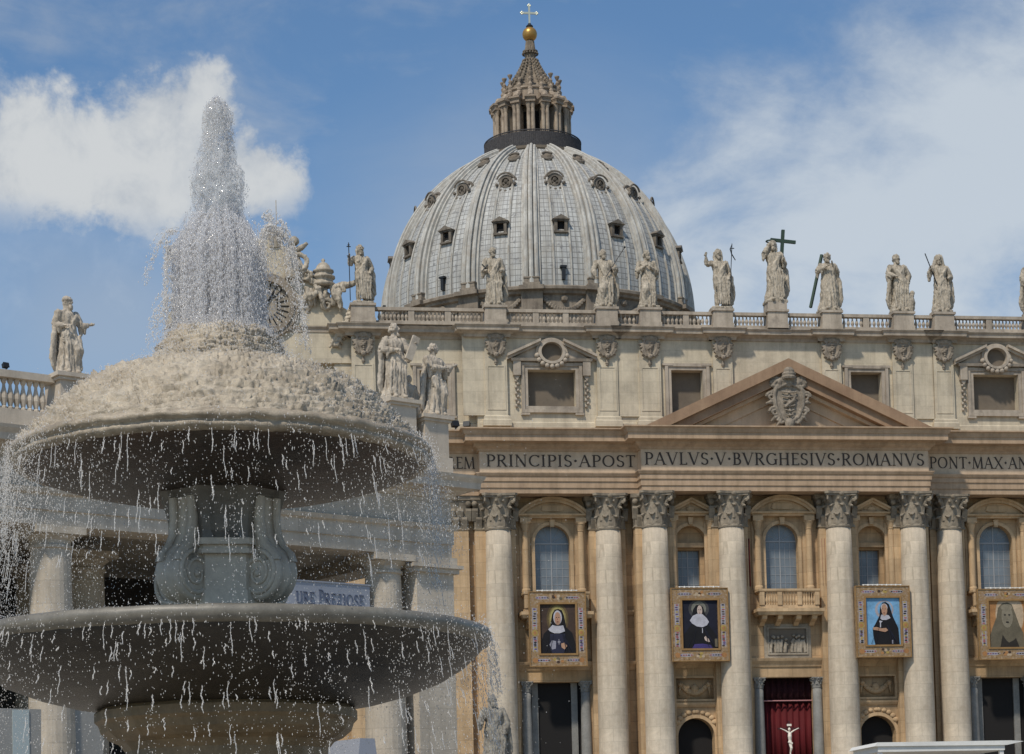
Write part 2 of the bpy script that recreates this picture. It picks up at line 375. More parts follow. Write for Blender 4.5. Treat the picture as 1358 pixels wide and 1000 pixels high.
def ring_frame(bm, outer, inner, y0, y1):
    n = len(outer)
    vo = [[bm.verts.new((p[0], y, p[1])) for p in outer] for y in (y0, y1)]
    vi = [[bm.verts.new((p[0], y, p[1])) for p in inner] for y in (y0, y1)]
    for k in range(n):
        q = (k + 1) % n
        bm.faces.new((vo[0][k], vo[0][q], vi[0][q], vi[0][k])); bm.faces.new((vo[1][k], vo[1][q], vi[1][q], vi[1][k]))
        bm.faces.new((vo[0][k], vo[0][q], vo[1][q], vo[1][k])); bm.faces.new((vi[0][k], vi[0][q], vi[1][q], vi[1][k]))
def rect_frame(bm, xa, xb, za, zb, w, y0, y1):
    ring_frame(bm, [(xa - w, za - w), (xb + w, za - w), (xb + w, zb + w), (xa - w, zb + w)], [(xa, za), (xb, za), (xb, zb), (xa, zb)], y0, y1)

def remesh(bm, voxel, scale, folds=.006, seed=0, smooth_it=1):
    bmesh.ops.recalc_face_normals(bm, faces=bm.faces)
    me = bpy.data.meshes.new('tmp'); bm.to_mesh(me); bm.free()
    o = bpy.data.objects.new('tmp', me); COL.objects.link(o)
    md = o.modifiers.new('r', 'REMESH'); md.mode = 'VOXEL'; md.voxel_size = voxel
    dg = bpy.context.evaluated_depsgraph_get(); dg.update()
    out = bpy.data.meshes.new_from_object(o.evaluated_get(dg))
    bpy.data.objects.remove(o); bpy.data.meshes.remove(me)
    b = bmesh.new(); b.from_mesh(out)
    for _ in range(smooth_it): bmesh.ops.smooth_vert(b, verts=b.verts, factor=.5, use_axis_x=True, use_axis_y=True, use_axis_z=True)
    b.normal_update(); q = .0105 / voxel
    for v in b.verts:
        p = v.co * q; n = 1 - 2.6 * abs(noise.noise(Vector((p.x * 20 + seed + 4 * p.z, p.y * 20, p.z * 4.5)))) + .45 * noise.noise(Vector((p.x * 60, p.y * 60 + seed, p.z * 22)))
        v.co = v.co + v.normal * folds * n
    for v in b.verts: v.co *= scale
    b.to_mesh(out); b.free(); out.polygons.foreach_set('use_smooth', [True] * len(out.polygons))
    return out
# stroke lettering: each letter is a list of strokes (points, widths)
TK, TN = .13, .055
def arc(cx, cy, rx, ry, a, b, n=12):
    return [(cx + rx * math.cos(R(a + (b - a) * k / n)), cy + ry * math.sin(R(a + (b - a) * k / n))) for k in range(n + 1)]
def wv(pts):
    """widths of a curved stroke: heavy where it runs upright, light where level"""
    o = []
    for i in range(len(pts)):
        a, b = pts[max(0, i - 1)], pts[min(len(pts) - 1, i + 1)]
        dx, dy = abs(b[0] - a[0]), abs(b[1] - a[1]); o.append(TN + (TK - TN) * dy / math.hypot(dx, dy))
    return o
def st(x0, y0, x1, y1, w): return ([(x0, y0), (x1, y1)], [w, w])
def cv(pts): return (pts, wv(pts))
def sf(x, y, w=.26): return ([(x - w / 2, y), (x + w / 2, y)], [.045, .045])
def stem(x, w=TK): return [st(x, 0, x, 1, w), sf(x, .02, w + .14), sf(x, .98, w + .14)]
GL = {
 'I': (.34, stem(.17)), 'E': (.6, stem(.15) + [st(.15, .97, .55, .97, TN), st(.15, .52, .48, .52, TN), st(.15, .03, .58, .03, TN), st(.55, .85, .55, 1, .05), st(.58, 0, .58, .16, .05)]),
 'L': (.58, stem(.15) + [st(.15, .03, .55, .03, TN), st(.55, 0, .55, .18, .05)]),
 'T': (.68, [st(.34, 0, .34, 1, TK), sf(.34, .02, .29), st(.02, .97, .66, .97, TN), st(.03, .83, .03, 1, .05), st(.65, .83, .65, 1, .05)]),
 'P': (.62, stem(.15) + [cv([(.15, .97), (.3, .97)] + arc(.32, .72, .26, .25, 90, -90) + [(.15, .47)])]),
 'R': (.74, stem(.15) + [cv([(.15, .97), (.3, .97)] + arc(.32, .74, .25, .23, 90, -90) + [(.15, .51)]), st(.34, .5, .66, .02, TK * .9), sf(.68, .02, .16)]),
 'B': (.64, stem(.15) + [cv([(.15, .97), (.28, .97)] + arc(.3, .75, .21, .22, 90, -90) + [(.15, .53)]), cv([(.15, .53), (.3, .53)] + arc(.32, .28, .26, .25, 90, -90) + [(.15, .03)])]),
 'N': (.86, [st(.13, 0, .13, 1, TN), st(.73, 0, .73, 1, TN), st(.12, 1, .73, 0, TK), sf(.13, .02, .22), sf(.73, .98, .22), sf(.08, .98, .14)]),
 'M': (1.0, [st(.1, 0, .16, 1, TN), st(.84, 1, .9, 0, TK), st(.17, 1, .5, .02, TK), st(.5, .02, .84, 1, TN), sf(.1, .02, .22), sf(.9, .02, .27)]),
 'A': (.82, [st(.06, 0, .4, 1, TN), st(.4, 1, .74, 0, TK), st(.2, .36, .62, .36, TN), sf(.06, .02, .2), sf(.75, .02, .26)]),
 'V': (.82, [st(.08, 1, .42, 0, TK), st(.42, 0, .76, 1, TN), sf(.07, .98, .26), sf(.76, .98, .2)]),
 'X': (.8, [st(.08, 1, .7, 0, TK), st(.7, 1, .08, 0, TN), sf(.07, .98, .24), sf(.7, .98, .2), sf(.08, .02, .2), sf(.71, .02, .24)]),
 'H': (.84, stem(.15) + stem(.68) + [st(.15, .52, .68, .52, TN)]),
 'O': (.92, [cv(arc(.46, .5, .38, .46, 0, 360, 28))]),
 'C': (.78, [cv(arc(.46, .5, .38, .46, 40, 320, 22)), st(.75, .78, .75, .96, .05)]),
 'G': (.86, [cv(arc(.46, .5, .38, .46, 42, 320, 22)), st(.75, .05, .75, .45, TK), sf(.75, .46, .26), st(.75, .79, .75, .95, .05)]),
 'D': (.82, stem(.15) + [cv([(.15, .97), (.3, .97)] + arc(.34, .5, .4, .47, 90, -90, 16) + [(.15, .03)])]),
 'S': (.58, [cv(arc(.29, .74, .2, .23, 30, 250, 14) + arc(.29, .26, .22, .23, 80, -150, 14)), st(.5, .8, .5, .95, .045), st(.07, .05, .07, .22, .045)]),
 'U': (.8, [st(.14, .3, .14, 1, TK), cv([(.14, .32)] + arc(.4, .3, .26, .28, 180, 360, 14) + [(.66, .32)]), st(.66, .3, .66, 1, TN), sf(.14, .98, .26), sf(.66, .98, .2)]),
 'Z': (.7, [st(.08, .97, .62, .97, TN), st(.6, .97, .08, .03, TK), st(.06, .03, .64, .03, TN), st(.09, .84, .09, .99, .05), st(.63, .01, .63, .17, .05)]),
 '·': (.28, [([(.03, .5), (.14, .5), (.25, .5)], [.02, .24, .02])]), ' ': (.35, []),
}
def lettering(bm, text, x0, x1, z, h, fn, heights=None):
    """letters standing on z from x0 to x1 on the sheet fn(x,z,d)->point; d is the thickness outwards"""
    ws = [GL[c][0] for c in text]; gap = .12
    sx = (x1 - x0) / (sum(ws) + gap * (len(text) - 1)); x = x0
    for ci, c in enumerate(text):
        hh = h * (heights[ci] if heights else 1)
        for si, (pts, wd) in enumerate(GL[c][1]):
            P = []
            for i, p in enumerate(pts):
                a, b = pts[max(0, i - 1)], pts[min(len(pts) - 1, i + 1)]
                dx, dy = b[0] - a[0], b[1] - a[1]; q = math.hypot(dx, dy); nx, ny = -dy / q, dx / q
                P.append(((p[0] + nx * wd[i] / 2, p[1] + ny * wd[i] / 2), (p[0] - nx * wd[i] / 2, p[1] - ny * wd[i] / 2)))
            d = .035 + .004 * si
            V = [[[bm.verts.new(fn(x + s[0] * sx, z + s[1] * hh, dd)) for s in pr] for dd in (-.005, d)] for pr in P]
            for i in range(len(V) - 1):
                a, b = V[i], V[i + 1]
                for q in ((a[1][0], a[1][1], b[1][1], b[1][0]), (a[0][0], a[1][0], b[1][0], b[0][0]), (a[0][1], a[1][1], b[1][1], b[0][1])): bm.faces.new(q)
            for a in (V[0], V[-1]): bm.faces.new((a[0][0], a[0][1], a[1][1], a[1][0]))
        x += (GL[c][0] + gap) * sx

# ---------------------------------------------------------------- ground
bm = B()
g = [(-900, -300), (900, -300), (900, 95), (-900, 95)]
for a, b, za, zb in ((-300, 60, 0, 0), (60, 158, 0, 5.6)):
    bm.faces.new([bm.verts.new(p) for p in ((-900, a, za), (900, a, za), (900, b, zb), (-900, b, zb))])
bm.faces.new([bm.verts.new(p) for p in ((-900, 158, 5.6), (900, 158, 5.6), (2500, 4000, 5.6), (-2500, 4000, 5.6))])
bmesh.ops.remove_doubles(bm, verts=bm.verts, dist=.001)
tag(obj('ground', bm, m_ground), None, None, kind='structure')
X0 = 57.45
bm = B()
for i in range(22):
    box(bm, X0 - 62, X0 + 62, 171 + i * .42, 215, 5.4 + (i * .2 if i else 0), 5.8 + i * .2)
tag(obj('steps', bm, m_steps), None, None, kind='structure')

# ---------------------------------------------------------------- basilica
FL = 10.2
bas = empty('basilica', (X0, 200, FL))
tag(bas, 'huge travertine basilica with giant columns, inscribed frieze and a grey ribbed dome', 'basilica')
def fac(name, bm, m, parent=bas, **k): return obj(name, bm, m, parent, **k)
ZA, ZAF, ZF, ZC0, ZC1 = 37.45, 39.38, 41.42, 42.15, 43.32     # architrave bottom, frieze bottom/top, cornice bottom/top
ZT0, ZT1 = 52.85, 53.4                                        # attic cornice
ZB = 55.1                                                     # balustrade top
def plan(off=0., wide=57.3):
    c = [(-wide, 200.0), (-42.2, 200.0), (-42.2, 198.8), (-38, 198.8), (-38, 200.0), (-29.25, 200.0), (-29.25, 198.8), (-14.1, 198.8), (-14.1, 197.3)]
    full = c + [(-a, b) for a, b in reversed(c)]
    return [(X0 + a, b + off) for a, b in full]
# lower wall, one part per bay plane
def bay_wall(name, ua, ub, y, ops, depth=1.1, z0=FL, z1=ZA + .02):
    bm = B(); wall(bm, X0 + ua, X0 + ub, z0, z1, y, [(X0 + o[0], X0 + o[1], *o[2:]) for o in ops], depth); return fac(name, bm, m_wall)
YS, YC = 201.3, 199.9
for s in (-1, 1):
    c = 22.1 * s
    bay_wall('facade_wall', min(s * 14.1, s * 57.3), max(s * 14.1, s * 57.3), YS, [
        (c - 1.7, c + 1.7, 28.4, 34.85, True), (c - 2.95, c + 2.95, FL + .01, 19.85, False)])
    d = 8.95 * s
    bay_wall('facade_wall', min(s * 5, s * 14.1), max(s * 5, s * 14.1), YC, [
        (d - 1.5, d + 1.5, 27.5, 34.55, True), (d - 1.78, d + 1.78, FL + .01, 16.15, True), (d - 1.85, d + 1.85, 17.95, 19.95, False)], 1.0)
bay_wall('facade_wall', -5, 5, YC, [(-1.62, 1.62, 28.2, 34.75, True), (-2.75, 2.75, FL + .01, 19.95, False)], 1.0)
for s in (-1, 1):
    bm = B(); box(bm, X0 + s * 14.1 - .25, X0 + s * 14.1 + .25, YC + .004, YS + .6, FL, ZA); fac('wall_return', bm, m_wall)
# dark rooms behind the openings
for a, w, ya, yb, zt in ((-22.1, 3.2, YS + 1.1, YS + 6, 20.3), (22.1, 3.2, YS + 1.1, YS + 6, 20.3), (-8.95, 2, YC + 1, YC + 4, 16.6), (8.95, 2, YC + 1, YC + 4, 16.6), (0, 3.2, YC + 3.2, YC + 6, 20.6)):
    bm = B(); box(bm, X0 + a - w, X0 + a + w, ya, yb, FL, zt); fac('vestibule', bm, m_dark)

def winbars(bm, cx, za, zb, w, y):
    """mullions and transoms of an arched window"""
    rr = w / 2; sp = zb - rr
    box(bm, cx - .05, cx + .05, y - .05, y + .02, za, zb - .02)
    box(bm, cx - rr, cx + rr, y - .07, y + .01, sp - .06, sp + .08)
    for k in (-.62, -.3, .3, .62): 
        top = sp - .06 if True else zb
        box(bm, cx + k * rr - .018, cx + k * rr + .018, y - .03, y + .02, za, top)
    nrow = 6
    for k in range(1, nrow): 
        z = za + (sp - za) * k / nrow
        box(bm, cx - rr, cx + rr, y - .024, y + .016, z - .018, z + .018)
    for a in (30, 60, 120, 150):
        tube(bm, [(cx, y, sp), (cx + rr * .97 * math.cos(R(a)), y, sp + rr * .97 * math.sin(R(a)))], .02, 4)
m_bar = plain('pale window bars', (.3, .31, .32), .5)
def window(cx, w, za, zb, y):
    bm = B(); prism(bm, arch_pts(cx - w / 2 - .04, cx + w / 2 + .04, za, zb + .04), y, y + .1)
    o = fac('window', bm, m_glass)
    bm = B(); winbars(bm, cx, za, zb, w, y - .004); obj('window_bars', bm, m_bar, o); return o
def aedicule(cx, y, hw, seg, zs=28.3, zcap=34.2, ztop=35.75, colx=1.0):
    """window surround with small columns and a curved or triangular pediment"""
    bm = B()
    for s in (-1, 1):
        x = cx + s * (hw - .42)
        prof = [(.42, zs), (.42, zs + .25), (.34, zs + .4), (.31, zs + 1.2), (.3, zcap - .7), (.27, zcap - .1), (.33, zcap), (.3, zcap + .05), (.46, zcap + .6), (.5, zcap + .62), (.5, zcap + .75)]
        lathe(bm, prof, 16, (x, y - .5))
        box(bm, x - .5, x + .5, y - .95, y, zcap + .75, ztop - .35)
        box(bm, x - .5, x + .5, y - .2, y - .003, zs, zcap + .75)
    sweep(bm, [(cx - hw, y), (cx - hw, y - .55), (cx + hw, y - .55), (cx + hw, y)], [(-.3, ztop - .32), (.12, ztop - .32), (.16, ztop - .2), (.36, ztop - .1), (.4, ztop + .04), (-.3, ztop + .04)])
    h = 1.62 if seg else 1.4; e = hw + .42
    if seg:
        rad = (e * e + h * h) / (2 * h); zc = ztop + .05 + h - rad; a = math.asin(e / rad)
        o = [(cx + rad * math.sin(-a + 2 * a * k / 20), zc + rad * math.cos(-a + 2 * a * k / 20)) for k in range(21)]
        for t0, t1, yy in ((0, .22, 1.0), (.22, .48, .8)):
            q0 = [(cx + (p[0] - cx) * (1 - t0 / rad), zc + (p[1] - zc) * (1 - t0 / rad)) for p in o]; q1 = [(cx + (p[0] - cx) * (1 - t1 / rad), zc + (p[1] - zc) * (1 - t1 / rad)) for p in o]
            prism(bm, q0 + list(reversed(q1)), y - yy, y - .001)
        prism(bm, [(cx + (p[0] - cx) * .93, zc + (p[1] - zc) * (1 - .47 / rad)) for p in o], y - .42, y - .002)
        prism(bm, [(cx - 1.1, ztop + .45), (cx - .9, ztop + .9), (cx + .9, ztop + .9), (cx + 1.1, ztop + .45), (cx + .8, ztop + .32), (cx - .8, ztop + .32)], y - .55, y - .42)
    else:
        for t0, t1, yy in ((0, .22, 1.0), (.22, .46, .8)):
            prism(bm, [(cx - e, ztop + .05 - t0), (cx, ztop + h - t0), (cx + e, ztop + .05 - t0), (cx + e, ztop + .05 - t1), (cx, ztop + h - t1), (cx - e, ztop + .05 - t1)], y - yy, y - .001)
        prism(bm, [(cx - e + .5, ztop + .03), (cx, ztop + h - .44), (cx + e - .5, ztop + .03)], y - .42, y - .002)
        ball(bm, (cx, y - .5, ztop + .3), .45, 2, (1, .5, .8)); ball(bm, (cx - .7, y - .45, ztop + .15), .3, 2, (1.3, .5, .7)); ball(bm, (cx + .7, y - .45, ztop + .15), .3, 2, (1.3, .5, .7))
    # keystone
    prism(bm, [(cx - .26, ztop - .4), (cx + .26, ztop - .4), (cx + .18, ztop - 1.1), (cx - .18, ztop - 1.1)], y - .35, y - .001)
    return fac('window_surround', bm, m_pil)
def archivolt(cx, w, zb, y, za, name='window_frame', m=None):
    bm = B(); o = arch_pts(cx - w / 2 - .32, cx + w / 2 + .32, za, zb + .32); i = arch_pts(cx - w / 2, cx + w / 2, za, zb)
    ring_frame(bm, o, i, y - .12, y - .002); return fac(name, bm, m or m_pil)
for s in (-1, 1):
    c = X0 + 22.1 * s
    window(c, 3.4, 28.4, 34.85, YS + .75); aedicule(c, YS, 3.1, True); archivolt(c, 3.4, 34.85, YS, 28.4)
    d = X0 + 8.95 * s
    aedicule(d, YC, 2.25, False); archivolt(d, 3.0, 34.55, YC, 27.5)
    bm = B(); wall(bm, d - 1.55, d + 1.55, 27.4, 34.6, YC + 1.0, [(d - 1.1, d + 1.1, 27.5, 32.35, False)], .6)
    box(bm, d - 1.5, d + 1.5, YC + .45, YC + .995, 32.55, 33.0)
    fac('niche_back', bm, m_wall)
    bm = B(); box(bm, d - 1.15, d + 1.15, YC + 1.5, YC + 1.6, 27.4, 32.4); o = fac('window', bm, m_glass)
    bm = B(); box(bm, d - .05, d + .05, YC + 1.44, YC + 1.495, 27.4, 32.4)
    for k in (-.55, .55): box(bm, d + k - .02, d + k + .02, YC + 1.46, YC + 1.495, 27.4, 32.4)
    for k in range(5): box(bm, d - 1.1, d + 1.1, YC + 1.47, YC + 1.492, 28.2 + k * .85, 28.24 + k * .85)
    obj('window_bars', bm, m_bar, o)
    # sunk panel with festoon, then the spandrels of the side door
    bm = B(); box(bm, d - 1.95, d + 1.95, YC + .35, YC + .5, 17.9, 20.0)
    for k in range(13):
        t = -1 + 2 * k / 12; ball(bm, (d + t * 1.25, YC + .22, 19.3 - .75 * (1 - t * t)), .24 + .07 * (1 - t * t), 2, (1, .8, 1))
    for k in (-1, 1): ball(bm, (d + k * 1.35, YC + .2, 19.35), .28); tube(bm, [(d + k * 1.38, YC + .2, 19.3), (d + k * 1.5, YC + .22, 18.4)], [.16, .08])
    ball(bm, (d, YC + .18, 18.95), .42, 2, (1, .7, 1.1))
    fac('festoon_panel', bm, m_wall, smooth=True)
    bm = B(); rect_frame(bm, d - 1.85, d + 1.85, 17.95, 19.95, .2, YC - .1, YC - .002)
    sweep(bm, [(d - 2.3, YC + .2), (d - 2.3, YC), (d + 2.3, YC), (d + 2.3, YC + .2)], [(-.1, 17.2), (.15, 17.2), (.3, 17.42), (.34, 17.6), (-.1, 17.6)])
    fac('panel_frame', bm, m_pil)
    archivolt(d, 3.56, 16.15, YC, FL + .02, 'door_frame')
    bm = B()
    for k in (-1, 1):
        for j in range(5):
            a = R(35 + j * 13); ball(bm, (d + k * (2.1 + .15 * j - .25 * j * .3) * math.cos(a) * 1.05, YC - .1, 14.4 + 2.35 * math.sin(a)), .27 - .02 * j, 2, (1.2, .5, 1))
    fac('spandrel_carving', bm, m_pil, smooth=True)
window(X0, 3.24, 28.3, 34.75, YC + .75); aedicule(X0 + .05, YC, 2.95, True); archivolt(X0, 3.24, 34.75, YC, 28.3)

def balcony(cx, y, hw, name='balcony'):
    bm = B(); yf = y - 1.75
    sweep(bm, [(cx - hw, y), (cx - hw, yf), (cx + hw, yf), (cx + hw, y)], [(-.35, 25.75), (.1, 25.75), (.22, 26.0), (.3, 26.05), (.3, 26.35), (-.35, 26.35)])
    sweep(bm, [(cx - hw + .15, y), (cx - hw + .15, yf + .15), (cx + hw - .15, yf + .15), (cx + hw - .15, y)], [(-.3, 27.95), (.1, 27.95), (.18, 28.05), (.18, 28.25), (-.3, 28.25)])
    sweep(bm, [(cx - hw + .15, y), (cx - hw + .15, yf + .15), (cx + hw - .15, yf + .15), (cx + hw - .15, y)], [(-.25, 26.36), (.06, 26.36), (.02, 26.7), (-.25, 26.7)])
    box(bm, cx - hw + .05, cx + hw - .05, yf + .2, y - .002, 26.1, 26.34)
    o = fac(name, bm, m_pil)
    bm = B()
    for k in (-1, -.36, .36, 1): box(bm, cx + k * (hw - .3) - .22, cx + k * (hw - .3) + .22, yf + .02, yf + .4, 26.71, 27.94)
    prof = [(.09, 26.7), (.09, 26.8), (.06, 26.85), (.125, 27.1), (.12, 27.25), (.055, 27.55), (.05, 27.7), (.09, 27.8), (.09, 27.95)]
    for k in range(3):
        a, b = [(-1, -.36), (-.36, .36), (.36, 1)][k]
        for j in range(6):
            t = a + (b - a) * (j + 1) / 7; lathe(bm, prof, 8, (cx + t * (hw - .3), yf + .2))
    obj('balustrade', bm, m_pil, o)
    for k in (-.82, -.3, .3, .82):
        bm = B(); prism(bm, [(0, 25.74), (0, 24.9), (-.35, 24.85), (-.75, 25.15), (-1.5, 25.4), (-1.6, 25.74)], -.24, .24)
        for v in bm.verts: v.co = Vector((cx + k * hw + v.co.y, y + v.co.x - .002, v.co.z))
        obj('bracket', bm, m_pil, o)
    return o
balcony(X0 + .15, YC, 3.0)
for s in (-1, 1): balcony(X0 + 22.1 * s, YS, 3.15)
# string courses and the cornices over the portals
def course(ua, ub, y, prof): bm = B(); sweep(bm, [(X0 + ua, y), (X0 + ub, y)], prof); fac('string_course', bm, m_pil)
lo = [(-.05, 20.95), (.12, 20.95), (.2, 21.2), (.42, 21.5), (.5, 21.75), (-.05, 21.75)]
for ua, ub, y in ((-5, 5, YC), (-14.05, -5.02, YC), (5.02, 14.05, YC), (-57, -14.4, YS), (14.4, 57, YS)): course(ua, ub, y, lo)
for ua, ub in ((-17.2, -14.4), (14.4, 17.2)): course(ua, ub, YS, [(-.05, 26.2), (.1, 26.2), (.25, 26.5), (.25, 26.65), (-.05, 26.65)])
# marble relief over the main door
bm = B(); box(bm, X0 - 1.6, X0 + 2.1, YC - .06, YC - .003, 22.25, 24.6); rp = fac('relief_panel', bm, m_blind)
bm = B(); rect_frame(bm, X0 - 1.6, X0 + 2.1, 22.25, 24.6, .16, YC - .26, YC - .001); rect_frame(bm, X0 - 1.76, X0 + 2.26, 22.09, 24.76, .3, YC - .16, YC - .0015)
obj('relief_frame', bm, m_relief, rp)
bm = B(); rg = random.Random(8)
for x in (-1.35, -1.0, -.7, -.38, .02, .75, 1.05, 1.32, 1.62, 1.88):      # standing and kneeling figures in two groups
    hh = 1.25 if abs(x - .02) < .1 else rg.uniform(1.45, 1.85); xx = X0 + x; zb = 22.3; ln = rg.uniform(-.12, .12)
    tube(bm, [(xx - ln, YC - .12, zb), (xx - ln * .4, YC - .16, zb + hh * .45), (xx + ln * .5, YC - .18, zb + hh * .8)], [.17, .15, .13], 8); ball(bm, (xx + ln, YC - .2, zb + hh), .13, 2)
    tube(bm, [(xx, YC - .2, zb + hh * .75), (xx + rg.choice((-1, 1)) * .22, YC - .24, zb + hh * .6), (xx + rg.uniform(-.2, .2), YC - .24, zb + hh * .45)], [.07, .06, .04], 6)
me = remesh(bm, .035, 1, .03, 4, 1); obj_me('relief_figures', me, m_relief, rp)

# portal columns
def order_col(bm, x, y, z0, zc, z1, r0, r1, n=28):
    prof = [(r0 * 1.38, z0), (r0 * 1.38, z0 + r0 * .35), (r0 * 1.25, z0 + r0 * .36), (r0 * 1.33, z0 + r0 * .55), (r0 * 1.12, z0 + r0 * .75), (r0 * 1.2, z0 + r0 * .95), (r0 * 1.03, z0 + r0 * 1.1)]
    for k in range(9):
        t = k / 8; prof.append((r0 + (r1 - r0) * max(0, (t - .25) / .75) ** 1.4, z0 + r0 * 1.15 + (zc - z0 - r0 * 1.15) * t))
    lathe(bm, prof, n, (x, y))
def capital_mesh(r, h, flat=False):
    """corinthian capital of shaft radius r, height h, at the origin"""
    bm = B()
    lathe(bm, [(r * 1.08, -.07 * h), (r * 1.1, -.02 * h), (r * 1.0, 0), (r * .98, h * .05), (r * .98, h * .4), (r * 1.04, h * .68), (r * 1.2, h * .84), (r * 1.25, h * .88)], 24)
    def leaf(a, z0, z1, w, out):
        n = 7; rows = []
        for k in range(n + 1):
            t = k / n; z = z0 + (z1 - z0) * (math.sin(t * PI * .62) / math.sin(PI * .5)) ; z = min(z, z1) if t < .8 else z1 - (t - .8) * h * .35
            rr = r * 1.0 + out * t ** 2.6
            ww = w * (1 - .35 * t * t) * (1.0 if k % 2 else .84) * (1 if t < .95 else .5)
            rows.append([Vector((rr - .05 * r, -ww, z)), Vector((rr + .07 * r, 0, z)), Vector((rr - .05 * r, ww, z))])
        V = [[bm.verts.new(rotz(p, a)) for p in row] for row in rows]
        V2 = [[bm.verts.new(rotz(p + Vector((-.1 * r, 0, -.02 * h)), a)) for p in row] for row in rows]
        for i in range(n):
            for j in range(2):
                bm.faces.new((V[i][j], V[i][j + 1], V[i + 1][j + 1], V[i + 1][j])); bm.faces.new((V2[i][j], V2[i + 1][j], V2[i + 1][j + 1], V2[i][j + 1]))
            bm.faces.new((V[i][0], V[i + 1][0], V2[i + 1][0], V2[i][0])); bm.faces.new((V[i][2], V2[i][2], V2[i + 1][2], V[i + 1][2]))
        bm.faces.new((V[n][0], V[n][1], V2[n][1], V2[n][0])); bm.faces.new((V[n][1], V[n][2], V2[n][2], V2[n][1]))
    for k in range(8): leaf(2 * PI * (k + .5) / 8, 0, h * .36, r * .33, r * .32)
    for k in range(8): leaf(2 * PI * k / 8, h * .2, h * .64, r * .31, r * .38)
    for k in range(4):
        a = PI / 4 + k * PI / 2
        pts = []
        for j in range(15):
            t = j / 14; 
            if t < .5: q = t / .5; pts.append(rotz(Vector((r * (1.02 + .5 * q ** 1.6), 0, h * (.5 + .36 * q))), a))
            else:
                q = (t - .5) / .5; aa = PI / 2 - q * PI * 2.2; rr = r * .17 * (1 - .55 * q); pts.append(rotz(Vector((r * 1.52 + rr * math.cos(aa) * 1, 0, h * .86 - r * .17 + rr * math.sin(aa))), a))
        tube(bm, pts, [r * .07 + r * .045 * min(1, i / 7) for i in range(15)], 6, 1.6)
        b = k * PI / 2
        for sgn in (-1, 1):
            ball(bm, rotz(Vector((r * 1.12, sgn * r * .28, h * .78)), b), r * .15, 1)
        ball(bm, rotz(Vector((r * 1.22, 0, h * .92)), b), r * .22, 2, (1, 1, .9))
    # abacus with hollowed sides
    pts = []
    for k in range(4):
        a = PI / 4 + k * PI / 2; c = rotz(Vector((r * 1.86, 0, 0)), a)
        pts += [c + rotz(Vector((0, -r * .16, 0)), a), c + rotz(Vector((0, r * .16, 0)), a)]
        for t in (.2, .35, .5, .65, .8):
            d = rotz(Vector((r * 1.86, 0, 0)), a).lerp(rotz(Vector((r * 1.86, 0, 0)), a + PI / 2), t); pts.append(d * (1 - .07 * math.sin(t * PI)))
    for z0, z1, sc in ((.87, .93, .95), (.93, 1.0, 1.02)):
        lo_ = [bm.verts.new((p.x * sc, p.y * sc, h * z0)) for p in pts]; hi = [bm.verts.new((p.x * sc, p.y * sc, h * z1)) for p in pts]
        bm.faces.new(lo_); bm.faces.new(hi)
        for i in range(len(pts)): bm.faces.new((lo_[i], lo_[(i + 1) % len(pts)], hi[(i + 1) % len(pts)], hi[i]))
    bmesh.ops.recalc_face_normals(bm, faces=bm.faces)
    me = bpy.data.meshes.new('capital'); bm.to_mesh(me); bm.free(); me.materials.append(m_cap); return me
CAPH = ZA - 34.3
cap_me = capital_mesh(1.16, CAPH)
shaft = B(); order_col(shaft, 0, 0, 0, 34.3 - FL, 0, 1.42, 1.18, 36)
sh_me = bpy.data.meshes.new('column'); bmesh.ops.recalc_face_normals(shaft, faces=shaft.faces); shaft.to_mesh(sh_me); shaft.free(); sh_me.materials.append(m_col)
sh_me.polygons.foreach_set('use_smooth', [True] * len(sh_me.polygons))
COLS = [(-27.45, 200), (-16.9, 200), (-12.72, 198.5), (-5.28, 198.5), (5.28, 198.5), (12.72, 198.5), (16.9, 200), (27.45, 200)]
def column(x, y):
    o = bpy.data.objects.new('column', sh_me); COL.objects.link(o); o.location = (X0 + x, y, FL); adopt(o, bas)
    c = bpy.data.objects.new('capital', cap_me); COL.objects.link(c); c.location = (X0 + x, y, 34.3); adopt(c, o)
for x, y in COLS: column(x, y)
# respond pilasters behind the columns and pilasters further out
def pilaster(ua, ub, yf, yb, n=None):
    bm = B(); box(bm, X0 + ua, X0 + ub, yf, yb, FL + .8, 34.3); box(bm, X0 + ua - .2, X0 + ub + .2, yf - .2, yb, FL, FL + .798)
    o = fac('pilaster', bm, m_pil)
    bm = B(); w = ub - ua; cx = X0 + (ua + ub) / 2; h = CAPH
    sweep(bm, [(X0 + ua, yb), (X0 + ua, yf), (X0 + ub, yf), (X0 + ub, yb)], [(-.2, 34.3), (.1, 34.3), (.02, 34.5), (.03, 34.3 + h * .5), (.3, 34.3 + h * .86), (.42, 34.3 + h * .88), (.45, 34.3 + h - .01), (-.2, 34.3 + h - .01)])
    for row, (z0, z1, o1) in enumerate(((.02, .36, .3), (.25, .62, .36))):
        k = max(2, int(w / .75))
        for j in range(k + row):
            x = X0 + ua + w * (j + (.5 if not row else 0)) / k
            prism(bm, [(0, 34.3 + h * z0), (0, 34.3 + h * z1), (o1, 34.3 + h * z1), (o1 + .06, 34.3 + h * (z1 - .07)), (.08, 34.3 + h * z0)], -.27, .27)
            for v in list(bm.verts)[-10:]: v.co = Vector((x + v.co.y, yf - v.co.x, v.co.z))
    for s in (X0 + ua, X0 + ub): ball(bm, (s, yf - .25, 34.3 + h * .76), .3, 2)
    ball(bm, (cx, yf - .3, 34.3 + h * .9), .25, 2)
    obj('capital', bm, m_cap, o)
for x, y in COLS:
    w = 1.75
    ua, ub = x - w, x + w
    if x < 0 and x > -28 and abs(x) > 20: ua = -29.6
    if x > 20: ub = 29.6
    pilaster(ua, ub, y + .55, (YC if y < 200 else YS) + .02)
